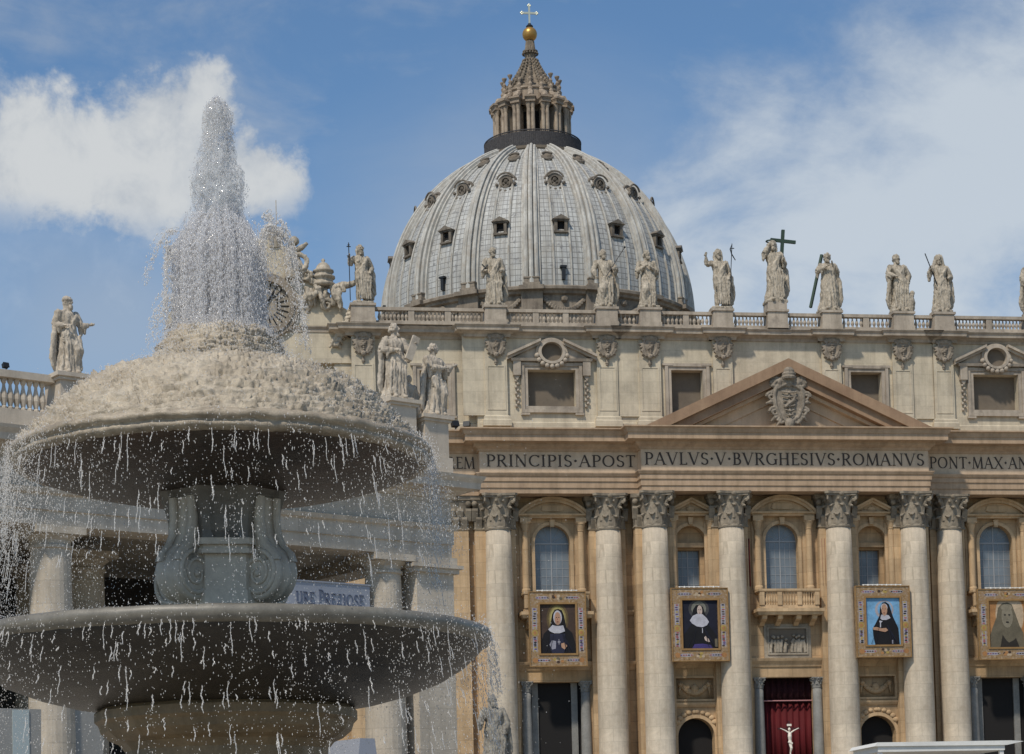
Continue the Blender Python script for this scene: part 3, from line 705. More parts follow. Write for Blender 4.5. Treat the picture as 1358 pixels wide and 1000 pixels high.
for s in (-1, 1): pilaster(min(s * 30.2, s * 32.6), max(s * 30.2, s * 32.6), 200.6, YS + .02); pilaster(min(s * 38.6, s * 41.6), max(s * 38.6, s * 41.6), 199.9, YS + .02)
# portals
def portal(cx, y, hw, name='portal_column'):
    for s in (-1, 1):
        bm = B(); order_col(bm, cx + s * hw, y, FL, 18.95, 19.9, .52, .44, 20); o = fac(name, bm, m_portcol, smooth=True)
        c = bpy.data.objects.new('capital', pc_me); COL.objects.link(c); c.location = (cx + s * hw, y, 18.95); adopt(c, o)
pc_me = capital_mesh(.44, .95); pc_me.materials.clear(); pc_me.materials.append(m_portcol)
portal(X0 + .2, YC + .1, 2.9)
for s in (-1, 1): portal(X0 + 22.1 * s, YS + .1, 2.85)
for s in (-1, 1):
    bm = B(); c = X0 + 22.1 * s
    for k in (-1, 1):
        box(bm, c + k * 1.9 - .3, c + k * 1.9 + .3, YS + .9, YS + 1.5, FL, 19.84)
    for k in range(9): box(bm, c - 1.6 + k * .4, c - 1.57 + k * .4, YS + 1.3, YS + 1.33, FL, 15.0)
    box(bm, c - 1.6, c + 1.6, YS + 1.28, YS + 1.36, 15.0, 15.14)
    fac('portal_gate', bm, m_portcol)

# entablature: architrave, frieze, cornice
bm = B(); P = plan()
sweep(bm, P, [(-3, ZA), (0, ZA), (.0, ZA + .5), (.1, ZA + .52), (.1, ZA + 1.1), (.2, ZA + 1.12), (.2, ZA + 1.55), (.3, ZA + 1.62), (.42, ZA + 1.85), (.42, ZAF), (-3, ZAF)])
ent = fac('architrave', bm, m_ent)
bm = B(); sweep(bm, P, [(-2.9, ZAF + .003), (0, ZAF + .003), (0, ZF), (-2.9, ZF)]); fri = fac('frieze', bm, m_frieze)
bm = B(); sweep(bm, P, [(-2.8, ZF + .003), (.12, ZF + .003), (.2, ZF + .2), (.55, ZF + .45), (.6, ZC0 - .05), (1.5, ZC0), (1.5, ZC0 + .55), (1.58, ZC0 + .6), (1.75, ZC0 + .95), (1.95, ZC1 - .12), (1.95, ZC1), (-2.8, ZC1 + .1)])
fac('cornice', bm, m_ent)
bm = B(); lettering(bm, 'PRINCIPIS·APOST', X0 - 28.6, X0 - 14.35, 39.98, 1.13, lambda x, z, d: (x, 198.8 - d, z)); obj('inscription', bm, m_letter, fri)
bm = B(); lettering(bm, 'PAVLVS·V·BVRGHESIVS·ROMANVS', X0 - 13.75, X0 + 13.65, 39.94, 1.17, lambda x, z, d: (x, 197.3 - d, z)); obj('inscription', bm, m_letter, fri)
bm = B(); lettering(bm, 'PONT·MAX·AN', X0 + 14.75, X0 + 24.7, 39.98, 1.13, lambda x, z, d: (x, 198.8 - d, z)); obj('inscription', bm, m_letter, fri)
bm = B(); lettering(bm, 'IN·HONOREM', X0 - 40.2 + 2, X0 - 29.55, 39.98, 1.13, lambda x, z, d: (x, 200 - d, z)); obj('inscription', bm, m_letter, fri)
# pediment
bm = B(); AP, TIP, SL = 49.8, 15.0, .4665
def chev(bm, t0, t1, y):
    base = ZC1 + .02
    f0 = lambda u_: AP - t0 - SL * abs(u_); f1 = lambda u_: AP - t1 - SL * abs(u_)
    e0 = min(TIP, (AP - t0 - base) / SL); e1 = (AP - t1 - base) / SL
    pts = [(-e0, max(base, f0(e0)) if t0 else base), (0, AP - t0), (e0, max(base, f0(e0)) if t0 else base), (e1, base), (0, AP - t1), (-e1, base)]
    prism(bm, [(X0 + a, b) for a, b in pts], y, 199.4)
chev(bm, 0, 1.05, 195.4); chev(bm, 1.053, 1.95, 195.85)
ped = fac('pediment', bm, m_rake)
bm = B(); chev(bm, 1.96, 2.3, 196.7); chev(bm, 2.303, 3.3, 197.42)
obj('raking_moulding', bm, m_frieze, ped)
bm = B(); prism(bm, [(X0 - 8.6, ZC1 + .05), (X0, AP - 2.9), (X0 + 8.6, ZC1 + .05)] if False else [(X0 - 13, ZC1 + .03), (X0, AP - 2.6), (X0 + 13, ZC1 + .03)], 197.6, 199.3)
obj('tympanum', bm, m_frieze, ped)

def ornament_mesh(w, h, seed=0, depth=.5, tiara=False, voxel=.06):
    """carved shield with rolled rim, scrolls, side leaves, a mask below and a crest"""
    rg = random.Random(seed); bm = B()
    ol = [(-.3, .3), (-.36, .12), (-.33, -.1), (-.22, -.3), (0, -.42), (.22, -.3), (.33, -.1), (.36, .12), (.3, .3), (.12, .36), (0, .32), (-.12, .36)]
    prism(bm, [(x * w, z * h) for x, z in ol], -depth * .45, 1.3 if tiara else .25)
    if tiara: prism(bm, [(-.16 * w, .3 * h), (-.16 * w, .62 * h), (.16 * w, .62 * h), (.16 * w, .3 * h)], -depth * .2, 1.0)
    tube(bm, [(x * w, -depth * .5, z * h) for x, z in ol + ol[:1]], w * .045, 7)
    ball(bm, (0, -depth * .35, -.02 * h), .3, 3, (w * .75, depth * .7, h * .8))
    prism(bm, [(-.02 * w, .2 * h), (.02 * w, .2 * h), (.02 * w, -.3 * h), (-.02 * w, -.3 * h)], -depth * .75, 0)
    for k in range(6):
        z = h * (.2 - .09 * k); tube(bm, [(-w * (.2 - .02 * k), -depth * .72, z), (0, -depth * .85, z - .03 * h), (w * (.2 - .02 * k), -depth * .72, z)], w * .018, 5)
    tube(bm, [(-w * .12, -depth * .7, -h * .12), (-w * .02, -depth * .8, -h * .05), (w * .1, -depth * .75, .02 * h), (w * .14, -depth * .7, .1 * h)], [w * .03, w * .05, w * .045, w * .02], 6)
    for sg in (-1, 1):
        for zz, q, xx in ((.36, .13, .3), (.1, .12, .42), (-.2, .12, .36), (-.38, .09, .2)):
            pts = [(sg * (w * xx + w * q * math.cos(t * sg if False else t) * (1 - t / 11)), -depth * (.4 + .02 * t), h * zz + w * q * math.sin(t) * (1 - t / 11)) for t in [j * .55 for j in range(16)]]
            tube(bm, pts, [w * (.045 - .0015 * j) for j in range(16)], 6)
        for k in range(7):
            a = R(-75 + k * 24); x0_, z0_ = sg * w * .34 * math.cos(a * .8), h * .36 * math.sin(a)
            x1_, z1_ = sg * w * (.5 + .05 * (k % 2)) * math.cos(a * .7), h * .5 * math.sin(a)
            tube(bm, [(x0_, -depth * .2, z0_), ((x0_ + x1_) / 2, -depth * .45, (z0_ + z1_) / 2 + .02 * h), (x1_, -depth * .2, z1_)], [w * .06, w * .05, w * .018], 6)
    for k in range(5): ball(bm, ((k - 2) * w * .11, -depth * .5, h * .4 + .05 * h * math.cos((k - 2) * .9)), w * .075, 2, (1, .9, 1.3))
    ball(bm, (0, -depth * .55, -h * .44), w * .12, 2, (1, .9, 1.2))
    for k in (-1, 1): ball(bm, (k * w * .05, -depth * .95, -h * .42), w * .03, 1)
    if tiara:
        lathe(bm, [(w * .17, h * .44), (w * .19, h * .49), (w * .165, h * .5), (w * .185, h * .555), (w * .155, h * .565), (w * .16, h * .62), (w * .11, h * .67), (w * .03, h * .7), (.02, h * .73)], 14, (0, -depth * .5))
        for sg in (-1, 1):
            tube(bm, [(sg * w * .4, -depth * .4, h * .52), (0, -depth * .7, h * .38), (-sg * w * .42, -depth * .4, h * .2)], w * .035, 6)
            tube(bm, [(sg * w * .4 + w * .07 * math.cos(t), -depth * .4, h * .53 + w * .07 * math.sin(t)) for t in [j * PI / 5 for j in range(11)]], w * .03, 5)
            tube(bm, [(sg * w * .1, -depth * .4, h * .46), (sg * w * .3, -depth * .5, h * .4), (sg * w * .42, -depth * .3, h * .3)], [w * .05, w * .06, w * .03], 6)
    return remesh(bm, voxel, 1, voxel * .5, seed, 1)
obj_me('coat_of_arms', ornament_mesh(4.0, 4.8, 3, .7, True, .045), m_orn, ped, loc=(X0, 196.1, 45.7))

# attic storey
YA = 199.6
ops = []
for s in (-1, 1):
    ops += [(X0 + 22.05 * s - 2.3, X0 + 22.05 * s + 2.3, 45.9, 49.4, False), (X0 + 8.9 * s - 1.55, X0 + 8.9 * s + 1.55, 43.6, 49.5, False), (X0 + 33.2 * s - 1.35, X0 + 33.2 * s + 1.35, 45.7, 49.4, False)]
def attic_path(off): return [(X0 + a, b + off) for a, b in ((-57.3, 201), (-42.2, 201), (-42.2, 199.7), (-38.4, 199.7), (-38.4, 200.4), (-28.9, 200.4), (-28.9, 199.6), (28.9, 199.6), (28.9, 200.4), (38.4, 200.4), (38.4, 199.7), (42.2, 199.7), (42.2, 201), (57.3, 201))]
for ua, ub, y in ((-28.9, 28.9, YA), (-42.2, -28.9, 200.4), (28.9, 42.2, 200.4), (-57.3, -42.2, 201.0), (42.2, 57.3, 201.0)):
    bm = B(); oo = [o for o in ops if X0 + ua < o[0] and o[1] < X0 + ub]
    wall(bm, X0 + ua, X0 + ub, ZC1 - .3, ZT0 + .05, y, oo, .95); fac('attic_wall', bm, m_attic)
for s in (-1, 1):
    bm = B(); box(bm, X0 + s * 28.9 - .3, X0 + s * 28.9 + .3, YA + .004, 201, ZC1 - .3, ZT0); box(bm, X0 + s * 42.2 - .3, X0 + s * 42.2 + .3, 200.404, 201.6, ZC1 - .3, ZT0); fac('wall_return', bm, m_attic)
for a, w, yy, za, zb in ((22.05, 2.4, .95, 45.8, 49.5), (8.9, 1.6, 1.0, 43.4, 49.6), (33.2, 1.5, 1.8, 45.6, 49.5)):
    for s in (-1, 1):
        bm = B(); box(bm, X0 + a * s - w, X0 + a * s + w, YA + yy, YA + yy + .1, za, zb); fac('window_blind', bm, m_blind)
bm = B(); sweep(bm, attic_path(0), [(-.5, ZC1 + .02), (.12, ZC1 + .02), (.12, ZC1 + 1.0), (.0, ZC1 + 1.1), (-.5, ZC1 + 1.1)]); fac('attic_plinth', bm, m_attic)
AP_U = [(-27.4, 1.05), (-16.7, 1.0), (-12.55, 1.05), (-5.4, .95), (5.4, .95), (12.55, 1.0), (16.7, 1.0), (27.4, 1.05), (-39.9, 1.1), (39.9, 1.1)]
cart = [ornament_mesh(1.85, 2.15, k, .5, False, .05) for k in range(2)]
for c_ in cart: c_.materials.append(m_orn)
for i, (uc, hw) in enumerate(AP_U):
    y = 199.7 if abs(uc) > 30 else YA
    bm = B(); x = X0 + uc
    box(bm, x - hw, x + hw, y - .35, y, 44.95, ZT0 - .02); rect_frame(bm, x - hw + .3, x + hw - .3, 45.6, 49.6, .14, y - .4, y - .349)
    if abs(uc) in (27.4, 12.55):
        k = 1 if uc < 0 else 1
        xx = x - hw - .9 if uc < 0 else x + hw + .9; box(bm, xx - 1.2, xx + 1.2, y - .18, y - .001, 44.97, ZT0 - .021)
    sweep(bm, [(x - hw, y), (x - hw, y - .35), (x + hw, y - .35), (x + hw, y)], [(-.1, ZC1 + .6), (.3, ZC1 + .6), (.3, ZC1 + 1.15), (.2, ZC1 + 1.25), (.2, ZC1 + 1.5), (.06, 44.94), (-.1, 44.94)])
    o = fac('attic_pilaster', bm, m_attic)
    obj_me('cartouche', cart[i % 2], None, o, loc=(x, y - .42, 51.6))
    bm = B(); tube(bm, [(x, y - .45, 50.4), (x, y - .4, 50.0)], [.12, .2], 6); ball(bm, (x, y - .4, 49.9), .16, 1); obj('tassel', bm, m_orn, o)
def attic_window(cx, y, w, za, zb, fancy):
    bm = B(); hw = w / 2
    rect_frame(bm, cx - hw, cx + hw, za, zb, .32, y - .18, y - .002); rect_frame(bm, cx - hw - .33, cx + hw + .33, za - .33, zb + .33, .3, y - .3, y - .003)
    for s in (-1, 1):
        box(bm, cx + s * (hw + .3) - .42, cx + s * (hw + .3) + .42, y - .28, y - .004, za - .85, za - .64)
        box(bm, cx + s * (hw + .35) - .5, cx + s * (hw + .35) + .5, y - .34, y - .003, zb + .42, zb + .64)
    o = fac('attic_window', bm, m_corn)
    if not fancy: return
    zt = zb + 1.3; e = hw + 2.0
    for s in (-1, 1):
        bm = B()
        box(bm, cx + s * (hw + 1.05) - .36, cx + s * (hw + 1.05) + .36, y - .5, y - .003, zb - .6, zb + .8)
        prism(bm, [(cx + s * (hw + .75), zb - .6), (cx + s * (hw + 1.35), zb - .6), (cx + s * (hw + 1.05), zb - 1.1)], y - .35, y - .004)
        for k in range(9): ball(bm, (cx + s * (hw + 1.05) + (.1 if k % 2 else -.1), y - .15, zb - 1.1 - k * .3), .17, 1)
        xa, xb = (cx - e + .5, cx - 1.35) if s < 0 else (cx + 1.35, cx + e - .5)
        sweep(bm, [(xa, y), (xa, y - .5), (xb, y - .5), (xb, y)], [(-.2, zt - .55), (.05, zt - .55), (.15, zt - .3), (-.2, zt - .3)])
        for t0, t1, yy in ((0, .25, 1.0), (.253, .5, .7)):
            q = lambda a, t: (cx + s * a, zt + .05 + (e - a) * .46 - t)
            prism(bm, [q(e, t0), q(1.1, t0), q(1.1, t1), q(e, t1)], y - yy, y - .002)
        prism(bm, [(cx + s * (e - .6), zt - .28), (cx + s * 1.2, zt + 1.1), (cx + s * 1.2, zt - .28)], y - .3, y - .0025)
        obj('window_pediment', bm, m_corn, o)
    bm = B(); n = 28
    oz = zt + .32
    for r0, r1, yy in ((1.02, 1.3, .75), (1.3, 1.52, .55)):
        ou = [(cx + r1 * math.cos(2 * PI * k / n), oz + r1 * .9 * math.sin(2 * PI * k / n)) for k in range(n)]; inn = [(cx + r0 * math.cos(2 * PI * k / n), oz + r0 * .9 * math.sin(2 * PI * k / n)) for k in range(n)]
        ring_frame(bm, ou, inn, y - yy, y - .001)
    for k in range(9):
        a = R(195 + k * 18.75); ball(bm, (cx + 1.5 * math.cos(a), y - .6, oz + 1.4 * math.sin(a)), .24, 2)
    obj('oculus_frame', bm, m_corn, o)
    bm = B(); prism(bm, [(cx + 1.1 * math.cos(2 * PI * k / n), oz + 1.0 * math.sin(2 * PI * k / n)) for k in range(n)], y - .06, y - .005); obj('oculus', bm, m_blind, o)
for s in (-1, 1):
    attic_window(X0 + 22.05 * s, YA, 4.6, 45.9, 49.4, True); attic_window(X0 + 8.9 * s, YA, 3.1, 43.6, 49.5, False); attic_window(X0 + 33.2 * s, 200.4, 2.7, 45.7, 49.4, False)
# attic cornice breaking forward over each pilaster
def broken(path_u, y, pad, out):
    pass
def attic_cornice_path(zone):
    ua, ub, y = zone; pts = [(ua, y)]
    for uc, hw in sorted(AP_U):
        if ua < uc - hw and uc + hw < ub:
            a, b = uc - hw - .25, uc + hw + .25
            if abs(uc) in (27.4, 12.55): a, b = (a - 1.6, b) if uc < 0 else (a, b + 1.6)
            pts += [(a, y), (a, y - .45), (b, y - .45), (b, y)]
    pts.append((ub, y)); return [(X0 + a, b) for a, b in pts]
bm = B()
apath = [(X0 - 57.3, 201), (X0 - 42.2, 201), (X0 - 42.2, 199.7), (X0 - 41.4, 199.7), (X0 - 41.4, 199.3), (X0 - 38.4, 199.3), (X0 - 38.4, 200.4)] + [(X0 - 30.4, 200.4)] + attic_cornice_path((-30.4, 30.4, YA))[0:] + [(X0 + 30.4, 200.4), (X0 + 38.4, 200.4), (X0 + 38.4, 199.3), (X0 + 41.4, 199.3), (X0 + 41.4, 199.7), (X0 + 42.2, 199.7), (X0 + 42.2, 201), (X0 + 57.3, 201)]
sweep(bm, apath, [(-2.2, ZT0 - .45), (.12, ZT0 - .45), (.18, ZT0 - .2), (.45, ZT0 - .02), (.85, ZT0 + .03), (.88, ZT0 + .3), (1.05, ZT1 - .05), (1.05, ZT1), (.2, ZT1 + .1), (-2.2, ZT1 + .12)])
fac('attic_cornice', bm, m_corn)
# balustrade with pedestals
PEDS = [(u_, w_, z_) for u_, w_, z_ in ((-39.9, 1.1, 55.3), (-27.4, 1.0, 55.3), (-16.7, 1.0, 55.3), (-12.5, 1.0, 55.3), (-5.4, .95, 55.3), (0, .97, 56.05), (5.4, .95, 55.3), (12.6, 1.0, 55.3), (16.7, 1.0, 55.3), (26.2, 1.0, 55.3), (39.9, 1.1, 55.3))]
YB = 199.35
for uc, hw, zt in PEDS:
    bm = B(); x = X0 + uc; box(bm, x - hw, x + hw, YB - .85, YB + .9, ZT1 + .1, 55.08); box(bm, x - hw - .12, x + hw + .12, YB - .97, YB + 1.02, 55.08, 55.3); box(bm, x - hw - .08, x + hw + .08, YB - .93, YB + .98, ZT1 + .09, ZT1 + .5)
    if zt > 56: box(bm, x - hw + .03, x + hw - .03, YB - .8, YB + .85, 55.3, 56.05)
    fac('balustrade_pedestal', bm, m_corn)
bprof = [(.13, 0), (.13, .1), (.08, .14), (.17, .42), (.165, .52), (.07, .85), (.065, .95), (.12, 1.02), (.12, 1.1)]
for i in range(len(PEDS) - 1):
    a, b = PEDS[i][0] + PEDS[i][1] + .02, PEDS[i + 1][0] - PEDS[i + 1][1] - .02
    bm = B(); box(bm, X0 + a, X0 + b, YB - .28, YB + .28, ZT1 + .1, ZT1 + .42); box(bm, X0 + a, X0 + b, YB - .3, YB + .3, ZB - .3, ZB)
    nd = max(1, round((b - a) / 3.0)); seg = (b - a) / nd
    for k in range(nd):
        if k: box(bm, X0 + a + k * seg - .28, X0 + a + k * seg + .28, YB - .25, YB + .25, ZT1 + .42, ZB - .3)
        n = max(3, int((seg - .6) / .34))
        for j in range(n):
            x = X0 + a + k * seg + .45 + (seg - .9) * j / (n - 1)
            lathe(bm, [(r_, z * .9 + ZT1 + .42) for r_, z in bprof], 7, (x, YB))
    fac('balustrade', bm, m_corn)

# clock group over the left end of the facade, and its mirror twin over the right end
def clock_group(s):
    c = X0 - 48.9 * -s if s > 0 else X0 - 48.9
    y = 200.2; bm = B()
    out = [(-9.2, 53.5), (-8.9, 54.6), (-7.6, 55.1), (-6.4, 55.8), (-5.6, 57), (-4.9, 58.2), (-3.2, 59.2), (-2.2, 60.8), (-1.2, 61.6)]
    prism(bm, [(c + a, z) for a, z in out] + [(c - a, z) for a, z in reversed(out)], y, y + 1.8)
    box(bm, c - 8.1, c + 8.1, y + .02, y + 1.78, 50.0, 53.5)
    o = fac('clock_gable', bm, m_attic)
    n = 32; bm = B()
    for r0, r1, yy in ((2.3, 2.7, .5), (2.7, 3.1, .35)):
        ring_frame(bm, [(c + r1 * math.cos(2 * PI * k / n), 55.3 + r1 * math.sin(2 * PI * k / n)) for k in range(n)], [(c + r0 * math.cos(2 * PI * k / n), 55.3 + r0 * math.sin(2 * PI * k / n)) for k in range(n)], y - yy, y - .001)
    obj('clock_frame', bm, m_orn, o)
    bm = B(); prism(bm, [(c + 2.35 * math.cos(2 * PI * k / n), 55.3 + 2.35 * math.sin(2 * PI * k / n)) for k in range(n)], y - .1, y - .002); obj('clock_face', bm, m_ivory if False else m_relief, o)
    bm = B()
    for k in range(24):
        a = 2 * PI * k / 24; tube(bm, [(c + 1.1 * math.cos(a), y - .13, 55.3 + 1.1 * math.sin(a)), (c + 2.2 * math.cos(a), y - .13, 55.3 + 2.2 * math.sin(a))], .06, 4)
    tube(bm, [(c, y - .2, 55.3), (c + .8, y - .2, 56.6)], .1, 4)
    obj('clock_hand', bm, m_iron, o)
    rg = random.Random(4)
    for k in (-1, 1):
        bm = B(); x = c + k * 5.5    # three-tiered crown on a scrolled bracket with a horn
        lathe(bm, [(.9, 57.3), (1.08, 57.42), (1.08, 57.6), (.88, 57.68), (.92, 58.0), (1.1, 58.08), (1.1, 58.26), (.86, 58.34), (.85, 58.6), (1.0, 58.68), (.98, 58.84), (.74, 58.95), (.6, 59.3), (.35, 59.55), (.12, 59.65), (.2, 59.85), (.05, 60.0)], 18, (x, y + .3))
        obj('crown', bm, m_stat, o, smooth=True)
        bm = B()
        for j in range(34):      # bunched drapery and leaves under the crown
            xx, zz = x + k * rg.uniform(-1.9, 1.5), 57.3 - rg.random() * .9; L = rg.uniform(.6, 2.0); yy = y + rg.uniform(-.6, .2); d_ = rg.uniform(-.5, .5)
            tube(bm, [(xx, yy, zz), (xx + d_ * .4, yy - .25, zz - L * .4), (xx + d_, yy - .1, zz - L * .75), (xx + d_ * 1.3, yy, zz - L)], [.16, .22, .15, .05], 6)
        for sp_, (sx_, sz_) in enumerate(((-1.7, 58.1), (1.3, 56.7), (.2, 55.4))):
            tube(bm, [(x + k * sx_ + (.62 - .035 * q) * math.cos(q * .6), y - .3 - .015 * q, sz_ + (.62 - .035 * q) * math.sin(q * .6)) for q in range(15)], [.2 - .009 * q for q in range(15)], 7)
        tube(bm, [(x + k * .6, y, 57.0), (x + k * 1.8, y - .1, 57.35), (x + k * 2.7, y - .1, 57.5), (x + k * 3.3, y, 58.05)], [.36, .36, .26, .06], 8)
        tube(bm, [(x - k * .5, y, 57.4), (x - k * 1.6, y - .1, 58.0), (x - k * 2.3, y, 58.4)], [.3, .34, .2], 8)
        for j in range(9):
            xx, zz = x + k * (2.3 - .2 * j), 55.0 - .42 * j; tube(bm, [(xx, y - .1, zz), (xx + k * .5, y - .45, zz + .05), (xx + k * .75, y - .2, zz - .3)], [.2, .24, .07], 6)
        tube(bm, [(x + k * 2.6, y - .2, 54.4), (x + k * 1.7, y - .3, 53.2), (x + k * .9, y - .3, 52.2), (x + k * .4, y - .3, 51.4)], [.3, .26, .2, .1], 6)
        obj_me('scroll_bracket', remesh(bm, .06, 1, .06, 5, 1), m_stat, o)
        bm = B(); x2 = c + k * 2.7
        tube(bm, [(x2, y, 57.8), (x2 + k * .2, y, 59), (x2 - k * .2, y, 60.2), (x2, y, 61.0)], [.9, .85, .6, .3], 9)
        ball(bm, (x2 + k * .1, y - .1, 61.5), .45, 2); tube(bm, [(x2, y, 60.4), (x2 + k * .8, y - .2, 60.9), (x2 + k * 1.3, y - .2, 61.3)], [.28, .24, .12], 7)
        tube(bm, [(x2 + k * .5 + .75 * math.cos(t), y - .4, 59.4 + .75 * math.sin(t)) for t in [j * PI / 8 for j in range(17)]], .22, 6)
        obj_me('angel', remesh(bm, .06, 1, .06, 9, 1), m_stat, o)
    bm = B(); lathe(bm, [(.8, 60.9), (.85, 61.5), (.75, 61.6), (.8, 62.1), (.6, 62.3), (.6, 62.6), (.2, 63.0), (.1, 63.2)], 14, (c + 1.0, y + .6)); 
    tube(bm, [(c + 1.2, y + .6, 63.1), (c + 1.2, y + .6, 65.6)], .04, 5); obj('finial', bm, m_stat, o)
clock_group(-1); clock_group(1)
# body of the church behind the facade, carrying the dome
bm = B(); box(bm, X0 - 40, X0 + 40, 225.01, 330, FL, 47); box(bm, X0 - 57, X0 + 57, 208, 225, FL, 50)
fac('nave', bm, m_roof)

# ---------------------------------------------------------------- dome
DX, DY = 57.85, 338
dome = empty('dome', (DX, DY, 88.6)); adopt(dome, bas)
DA, DR, DZ = 4.25, 28.5, 90.18
def dome_r(z): return DR - DA if z < DZ else math.sqrt(max(DR ** 2 - (z - DZ) ** 2, 0)) - DA
ZTOP = 116.35
arcp = []
amax = math.asin((ZTOP - DZ) / DR)
arcp = [(DR - DA, 88.6), (DR - DA, 89.4)] + [(DR * math.cos(amax * k / 40) - DA, DZ + DR * math.sin(amax * k / 40)) for k in range(41)]
vs = [0.]
for i in range(1, len(arcp)): vs.append(vs[-1] + math.hypot(arcp[i][0] - arcp[i - 1][0], arcp[i][1] - arcp[i - 1][1]))
bm = B(); A0 = -PI / 2 + PI / 16        # ribs stand half a panel off the axis
lathe(bm, arcp, 192, (DX, DY), a0=A0, a1=A0 + 2 * PI, uv=(16, vs))
obj('lead_shell', bm, m_lead, dome, smooth=True)
# one rib: a broad band with two rolls and a raised middle
bm = B(); prof = [(-1.42, -.1), (-1.42, .25), (-1.1, .28), (-1.06, .7), (-.8, .82), (-.5, .72), (-.46, .4), (-.34, .45), (-.3, .95), (0, 1.08), (.3, .95), (.34, .45), (.46, .4), (.5, .72), (.8, .82), (1.06, .7), (1.1, .28), (1.42, .25), (1.42, -.1)]
rows = []
for i in range(1, len(arcp)):
    a, b = arcp[max(i - 1, 0)], arcp[min(i + 1, len(arcp) - 1)]
    d = Vector((b[0] - a[0], b[1] - a[1])).normalized(); nn = Vector((d.y, -d.x)); sc = .45 + .55 * (arcp[i][0] / (DR - DA))
    rows.append([bm.verts.new((arcp[i][0] + nn.x * h * (.6 + .4 * sc), w * sc, arcp[i][1] + nn.y * h * (.6 + .4 * sc))) for w, h in prof])
for i in range(len(rows) - 1):
    for j in range(len(prof) - 1): bm.faces.new((rows[i][j], rows[i][j + 1], rows[i + 1][j + 1], rows[i + 1][j]))
bm.faces.new(rows[0]); bm.faces.new(rows[-1])
for rw in rows:
    pass
rib0 = obj('rib', bm, m_rib, None, loc=(DX, DY, 0)); rib0.rotation_euler.z = A0; adopt(rib0, dome)
bm = B()
box(bm, DR - DA - .4, DR - DA + 1.15, -1.3, 1.3, 89.25, 89.8); box(bm, DR - DA - .4, DR - DA + .95, -1.1, 1.1, 89.8, 90.5); box(bm, DR - DA - .3, DR - DA + 1.05, -1.2, 1.2, 90.5, 90.7)
foot0 = obj('rib_foot', bm, m_drum, None, loc=(DX, DY, 0)); foot0.rotation_euler.z = A0; adopt(foot0, dome)
for k in range(1, 16):
    for o in (rib0, foot0):
        c = o.copy(); COL.objects.link(c); c.rotation_euler.z = A0 + 2 * PI * k / 16
# two slim raised seams in every bay of the shell
bm = B(); prof = [(-.16, -.1), (-.16, .16), (0, .26), (.16, .16), (.16, -.1)]; rows = []
for i in range(1, len(arcp) - 3):
    a, b = arcp[max(i - 1, 0)], arcp[min(i + 1, len(arcp) - 1)]; d = Vector((b[0] - a[0], b[1] - a[1])).normalized(); nn = Vector((d.y, -d.x))
    rows.append([bm.verts.new((arcp[i][0] + nn.x * h, w, arcp[i][1] + nn.y * h)) for w, h in prof])
for i in range(len(rows) - 1):
    for j in range(len(prof) - 1): bm.faces.new((rows[i][j], rows[i][j + 1], rows[i + 1][j + 1], rows[i + 1][j]))
bm.faces.new(rows[0]); bm.faces.new(rows[-1])
seam0 = obj('raised_seam', bm, m_rib, None, loc=(DX, DY, 0)); seam0.rotation_euler.z = A0 + 2 * PI / 16 * .36; adopt(seam0, dome)
for k in range(32):
    if k: c = seam0.copy(); COL.objects.link(c); c.rotation_euler.z = A0 + 2 * PI / 16 * (k // 2 + (.36, .64)[k % 2])
# dormers in three tiers
def at_height(z):
    rr = dome_r(z); rr2 = dome_r(z + .5); tilt = math.atan2(rr - rr2, .5); return rr, tilt
def dormer_low():
    bm = B(); z = 98.8; rr, t = at_height(z)
    x0, x1 = rr - 1.6, rr + .6
    for s in (-1, 1): box(bm, x0, x1, s * 1.0 - .28, s * 1.0 + .28, z - .9, z + 1.1)
    box(bm, x0, x1 + .1, -1.5, 1.5, z + 1.1, z + 1.4); box(bm, x0, x1 + .15, -1.4, 1.4, z - 1.25, z - .9)
    v = [(x1 + .3, -1.75, z + 1.4), (x1 + .3, 0, z + 2.35), (x1 + .3, 1.75, z + 1.4)]
    a = [bm.verts.new(p) for p in v]; b = [bm.verts.new((x0 - 1.5, p[1], p[2])) for p in v]
    bm.faces.new(a); bm.faces.new(b)
    for i in range(3): bm.faces.new((a[i], a[(i + 1) % 3], b[(i + 1) % 3], b[i]))
    for v in bm.verts: v.co.y *= .76; v.co.z = z + (v.co.z - z) * .76
    return bm, ((x1 - .5, -.56, .56, z - .64, z + .8))
def dormer_mid():
    bm = B(); z = 107.2; rr, t = at_height(z); n = 18; K = .7
    def P(a, rad, x): return (x, rad * K * math.cos(a), z + rad * K * 1.1 * math.sin(a))
    for r0, r1, x1 in ((.85, 1.15, rr + .7), (1.15, 1.55, rr + .5)):
        for k in range(n):
            a, b = 2 * PI * k / n, 2 * PI * (k + 1) / n
            bm.faces.new([bm.verts.new(P(w, rad, x)) for w, rad, x in ((a, r0, x1), (b, r0, x1), (b, r1, x1), (a, r1, x1))])
            for rad in (r0, r1): bm.faces.new([bm.verts.new(P(w, rad, x)) for w, x in ((a, x1), (b, x1), (b, rr - 2.5), (a, rr - 2.5))])
    pts = [(rr + .7, 1.4 * math.cos(R(a)), z + .25 + 1.2 * math.sin(R(a))) for a in range(15, 166, 15)]
    tube(bm, pts, .15, 6); tube(bm, [(p[0] - 1.3, p[1], p[2]) for p in pts], .24, 6)
    for s in (-1, 1): ball(bm, (rr + .6, s * 1.4, z - .3), .3, 1); ball(bm, (rr + .75, s * .8, z - 1.3), .3, 1); ball(bm, (rr + .35, s * .35, z - .1), .34, 1)
    ball(bm, (rr + .85, 0, z - 1.5), .32, 1); ball(bm, (rr + .4, 0, z + .25), .4, 1); ball(bm, (rr + .4, 0, z - .5), .35, 1)
    return bm, (rr + .2, -.75, .75, z - .75, z + .75)
